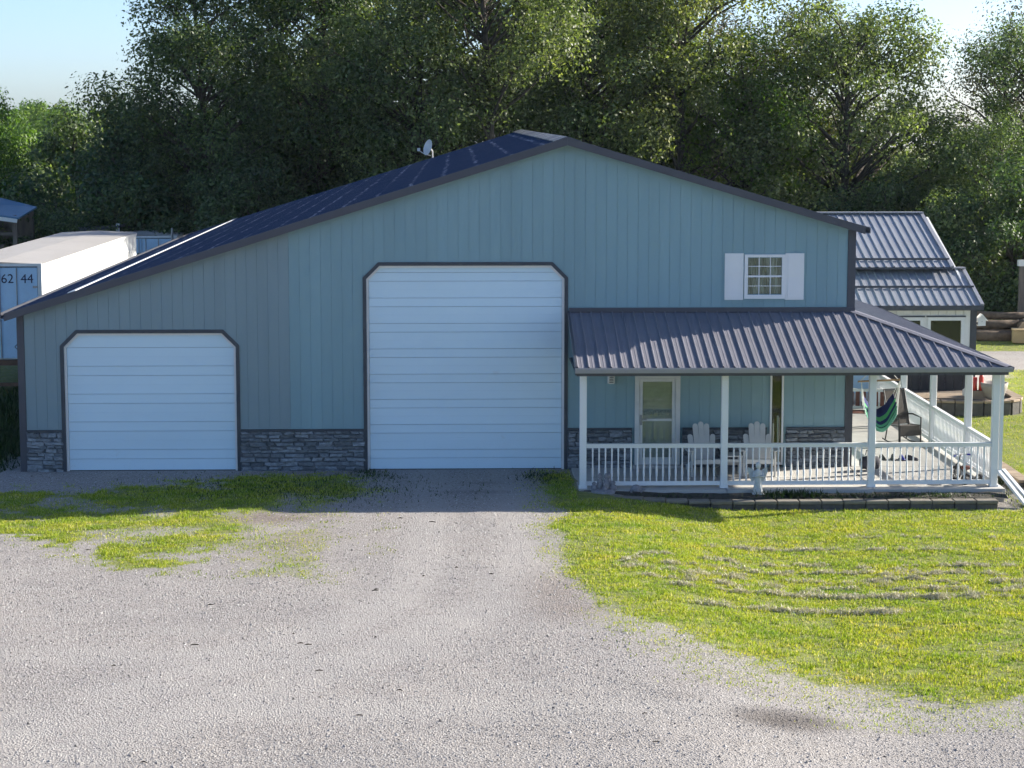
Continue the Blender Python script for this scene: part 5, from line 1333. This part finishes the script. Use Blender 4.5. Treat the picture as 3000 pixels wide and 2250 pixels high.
# dried clippings left in rows by the mower
rows = [(-12.45, 13.3, 17.0, 0.05, 17, 0.08, 0.13), (-11.35, 13.0, 19.5, 0.06, 44, 0.06, 0.12), (-10.75, 12.6, 19.5, 0.10, 44, 0.045, 0.09), (-10.15, 12.3, 19.5, 0.12, 48, 0.04, 0.09), (-9.5, 12.2, 19.5, 0.12, 44, 0.04, 0.085), (-8.9, 12.6, 19.5, 0.10, 36, 0.035, 0.08), (-7.6, 14.0, 19.5, 0.05, 30, 0.045, 0.08), (-6.5, 13.5, 20, 0.1, 10, 0.04, 0.06)]
Vs = []
for (yy, xa, xb, sp, cnt, s0, s1) in rows:
    for k in range(cnt):
        cx = gn.uniform(xa, xb); cy = yy + gn.normal() * sp - 0.015 * (cx - xa); sz = gn.uniform(s0, s1)
        n = int(230 * (sz / 0.12) ** 1.6)
        dx_ = gn.normal(size=n) * 0.55; dy2 = gn.normal(size=n) * 0.5
        X = cx + dx_ * sz * 2.2; Y = cy + dy2 * sz * 0.9
        Z = zground(X, Y) + 0.005 + gn.random(n) * sz * 0.95 * np.exp(-(dx_ ** 2 + dy2 ** 2) * 1.4)
        Vs.append(blades(X, Y, Z, gn.uniform(0.02, 0.055, n), gn.uniform(0.012, 0.022, n), 1.3, gn))
V = np.concatenate(Vs)
o = link('grass_clippings', fast_mesh('grass_clippings', V, np.arange(len(V)).reshape(-1, 3), M['straw'])); tag(o, 'grey-tan dried mowing clippings lying in rows on the lawn', 'clippings', kind='stuff')
# leafy weeds in the bed, beside the drive and along the left side
Vs = []; 
for (cx, cy, sx, sy_, n, hh) in [(11.25, -1.2, 0.25, 0.55, 500, 0.07), (7.65, -0.9, 0.3, 0.5, 450, 0.06), (7.5, -0.3, 0.15, 0.10, 120, 0.08), (5.9, -2.6, 1.6, 0.9, 2500, 0.07), (16.3, -3.15, 0.35, 0.12, 420, 0.13), (17.6, -3.2, 0.8, 0.12, 420, 0.07), (13.6, -3.2, 0.5, 0.1, 320, 0.07), (19.3, -3.2, 0.7, 0.1, 350, 0.07), (-1.3, 4.5, 0.5, 1.7, 4500, 0.28), (-2.2, 10.0, 1.0, 1.6, 3500, 0.4), (-1.0, 0.6, 0.35, 0.4, 800, 0.12), (21.1, 1.0, 0.12, 2.0, 500, 0.15)]:
    X = cx + gn.normal(size=n) * sx; Y = cy + gn.normal(size=n) * sy_
    Z = zground(X, Y) if not (-3.5 < cy < -3.0) else np.full(n, -0.07)
    h = hh * gn.uniform(0.4, 1.3, n)
    Vs.append(blades(X, Y, Z, h, 0.014 + h * 0.12, 1.0, gn))
V = np.concatenate(Vs)
o = link('weeds', fast_mesh('weeds', V, np.arange(len(V)).reshape(-1, 3), M['weed'])); tag(o, 'dark green weeds at the wall foot and in the porch bed', 'weeds', kind='stuff')
# gravel stones
def stone_mat():
    m, nt, b = nodes_of('gravel_stone')
    g = nt.nodes.new('ShaderNodeNewGeometry')
    c = ramp(nt, g.outputs['Random Per Island'], [(0, (0.14, 0.13, 0.12)), (0.25, (0.28, 0.265, 0.25)), (0.6, (0.385, 0.365, 0.345)), (0.9, (0.49, 0.47, 0.45)), (1, (0.58, 0.555, 0.53))])
    a = nt.nodes.new('ShaderNodeAttribute'); a.attribute_name = 'damp'
    c = mixc(nt, a.outputs['Fac'], c, mixc(nt, 1.0, c, (0.42, 0.40, 0.385), 'MULTIPLY'))
    nt.links.new(c, b.inputs['Base Color']); b.inputs['Roughness'].default_value = 0.9; b.inputs['Specular IOR Level'].default_value = 0.25
    return m
M['gravel'] = stone_mat()
n = 190000
X = gn.uniform(-1.5, 20.5, n); Y = -21.9 + 21.9 * gn.random(n) ** 1.25
gr, so, da = gmask(X, Y)
dens = (0.25 + 0.9 * fbm(X * 0.6, Y, 0.7)) * (1 - 0.8 * track_mask(X, Y))
k = (gn.random(n) < np.clip(1.15 - 1.35 * gr - 0.8 * so, 0.03, 1) * dens) & ~((X > 0) & (X < XW) & (Y > -0.1)) & ~((X > 11.7) & (Y > -3.75)) & ~((X > 12.6) & (Y > -14))
X, Y, da = X[k], Y[k], da[k]; n = len(X)
s_ = gn.uniform(0.006, 0.019, n) * (1 + 0.6 * (gn.random(n) > 0.95))
Z = zground(X, Y)
a = gn.uniform(0, 2 * np.pi, n)
corn = []
for q in range(4):
    an = a + q * np.pi / 2 + gn.uniform(-0.4, 0.4, n); rr_ = s_ * gn.uniform(0.7, 1.25, n)
    corn.append(np.stack([X + np.cos(an) * rr_, Y + np.sin(an) * rr_, Z - 0.003], 1))
apx = np.stack([X + gn.normal(size=n) * s_ * 0.3, Y + gn.normal(size=n) * s_ * 0.3, Z + s_ * gn.uniform(0.5, 1.1, n)], 1)
V = np.stack(corn + [apx], 1).reshape(-1, 3)
bi = (np.arange(n) * 5)[:, None]
F = np.concatenate([bi + np.array([q, (q + 1) % 4, 4]) for q in range(4)], 1).reshape(-1, 3)
gme2 = fast_mesh('gravel', V, F, M['gravel'])
at_ = gme2.attributes.new('damp', 'FLOAT', 'POINT'); at_.data.foreach_set('value', np.repeat(da, 5).astype(np.float32))
o = link('gravel', gme2); tag(o, 'pale grey crushed gravel covering the drive and yard', 'gravel', kind='stuff')

mb = MB(); rl = random.Random(12)
for k in range(40):
    x = rl.uniform(2.5, 16.0); y = rl.uniform(-21, -5.5)
    if float(gmask(np.array([x]), np.array([y]))[0][0]) > 0.2: continue
    z = float(zground(x, y)) + 0.012; a = rl.uniform(-0.5, 0.5); L = rl.uniform(0.015, 0.07)
    mb.tube([(x - L * math.cos(a), y - L * math.sin(a) * 0.6, z), (x, y + rl.uniform(-0.01, 0.02), z + 0.008), (x + L * math.cos(a), y + L * math.sin(a) * 0.6, z)], [0.004, 0.009, 0.004], 5)
o = mb.build('debris', M['bark']); tag(o, 'dark twigs and clods strewn over the gravel', 'debris', kind='stuff')

# ------------------------------------------------------------------ air
m = bpy.data.materials.new('haze_air'); m.use_nodes = True; nt = m.node_tree
nt.nodes.clear(); out = nt.nodes.new('ShaderNodeOutputMaterial'); pv = nt.nodes.new('ShaderNodeVolumePrincipled')
pv.inputs['Color'].default_value = (0.75, 0.88, 1.0, 1); pv.inputs['Density'].default_value = 0.00008; pv.inputs['Anisotropy'].default_value = 0.2
nt.links.new(pv.outputs[0], out.inputs['Volume'])
o = MB().box(-400, 400, -130, 600, -3.5, 19.5).build('haze', m); tag(o, 'thin pale morning haze filling the air over the yard', 'haze', kind='stuff')
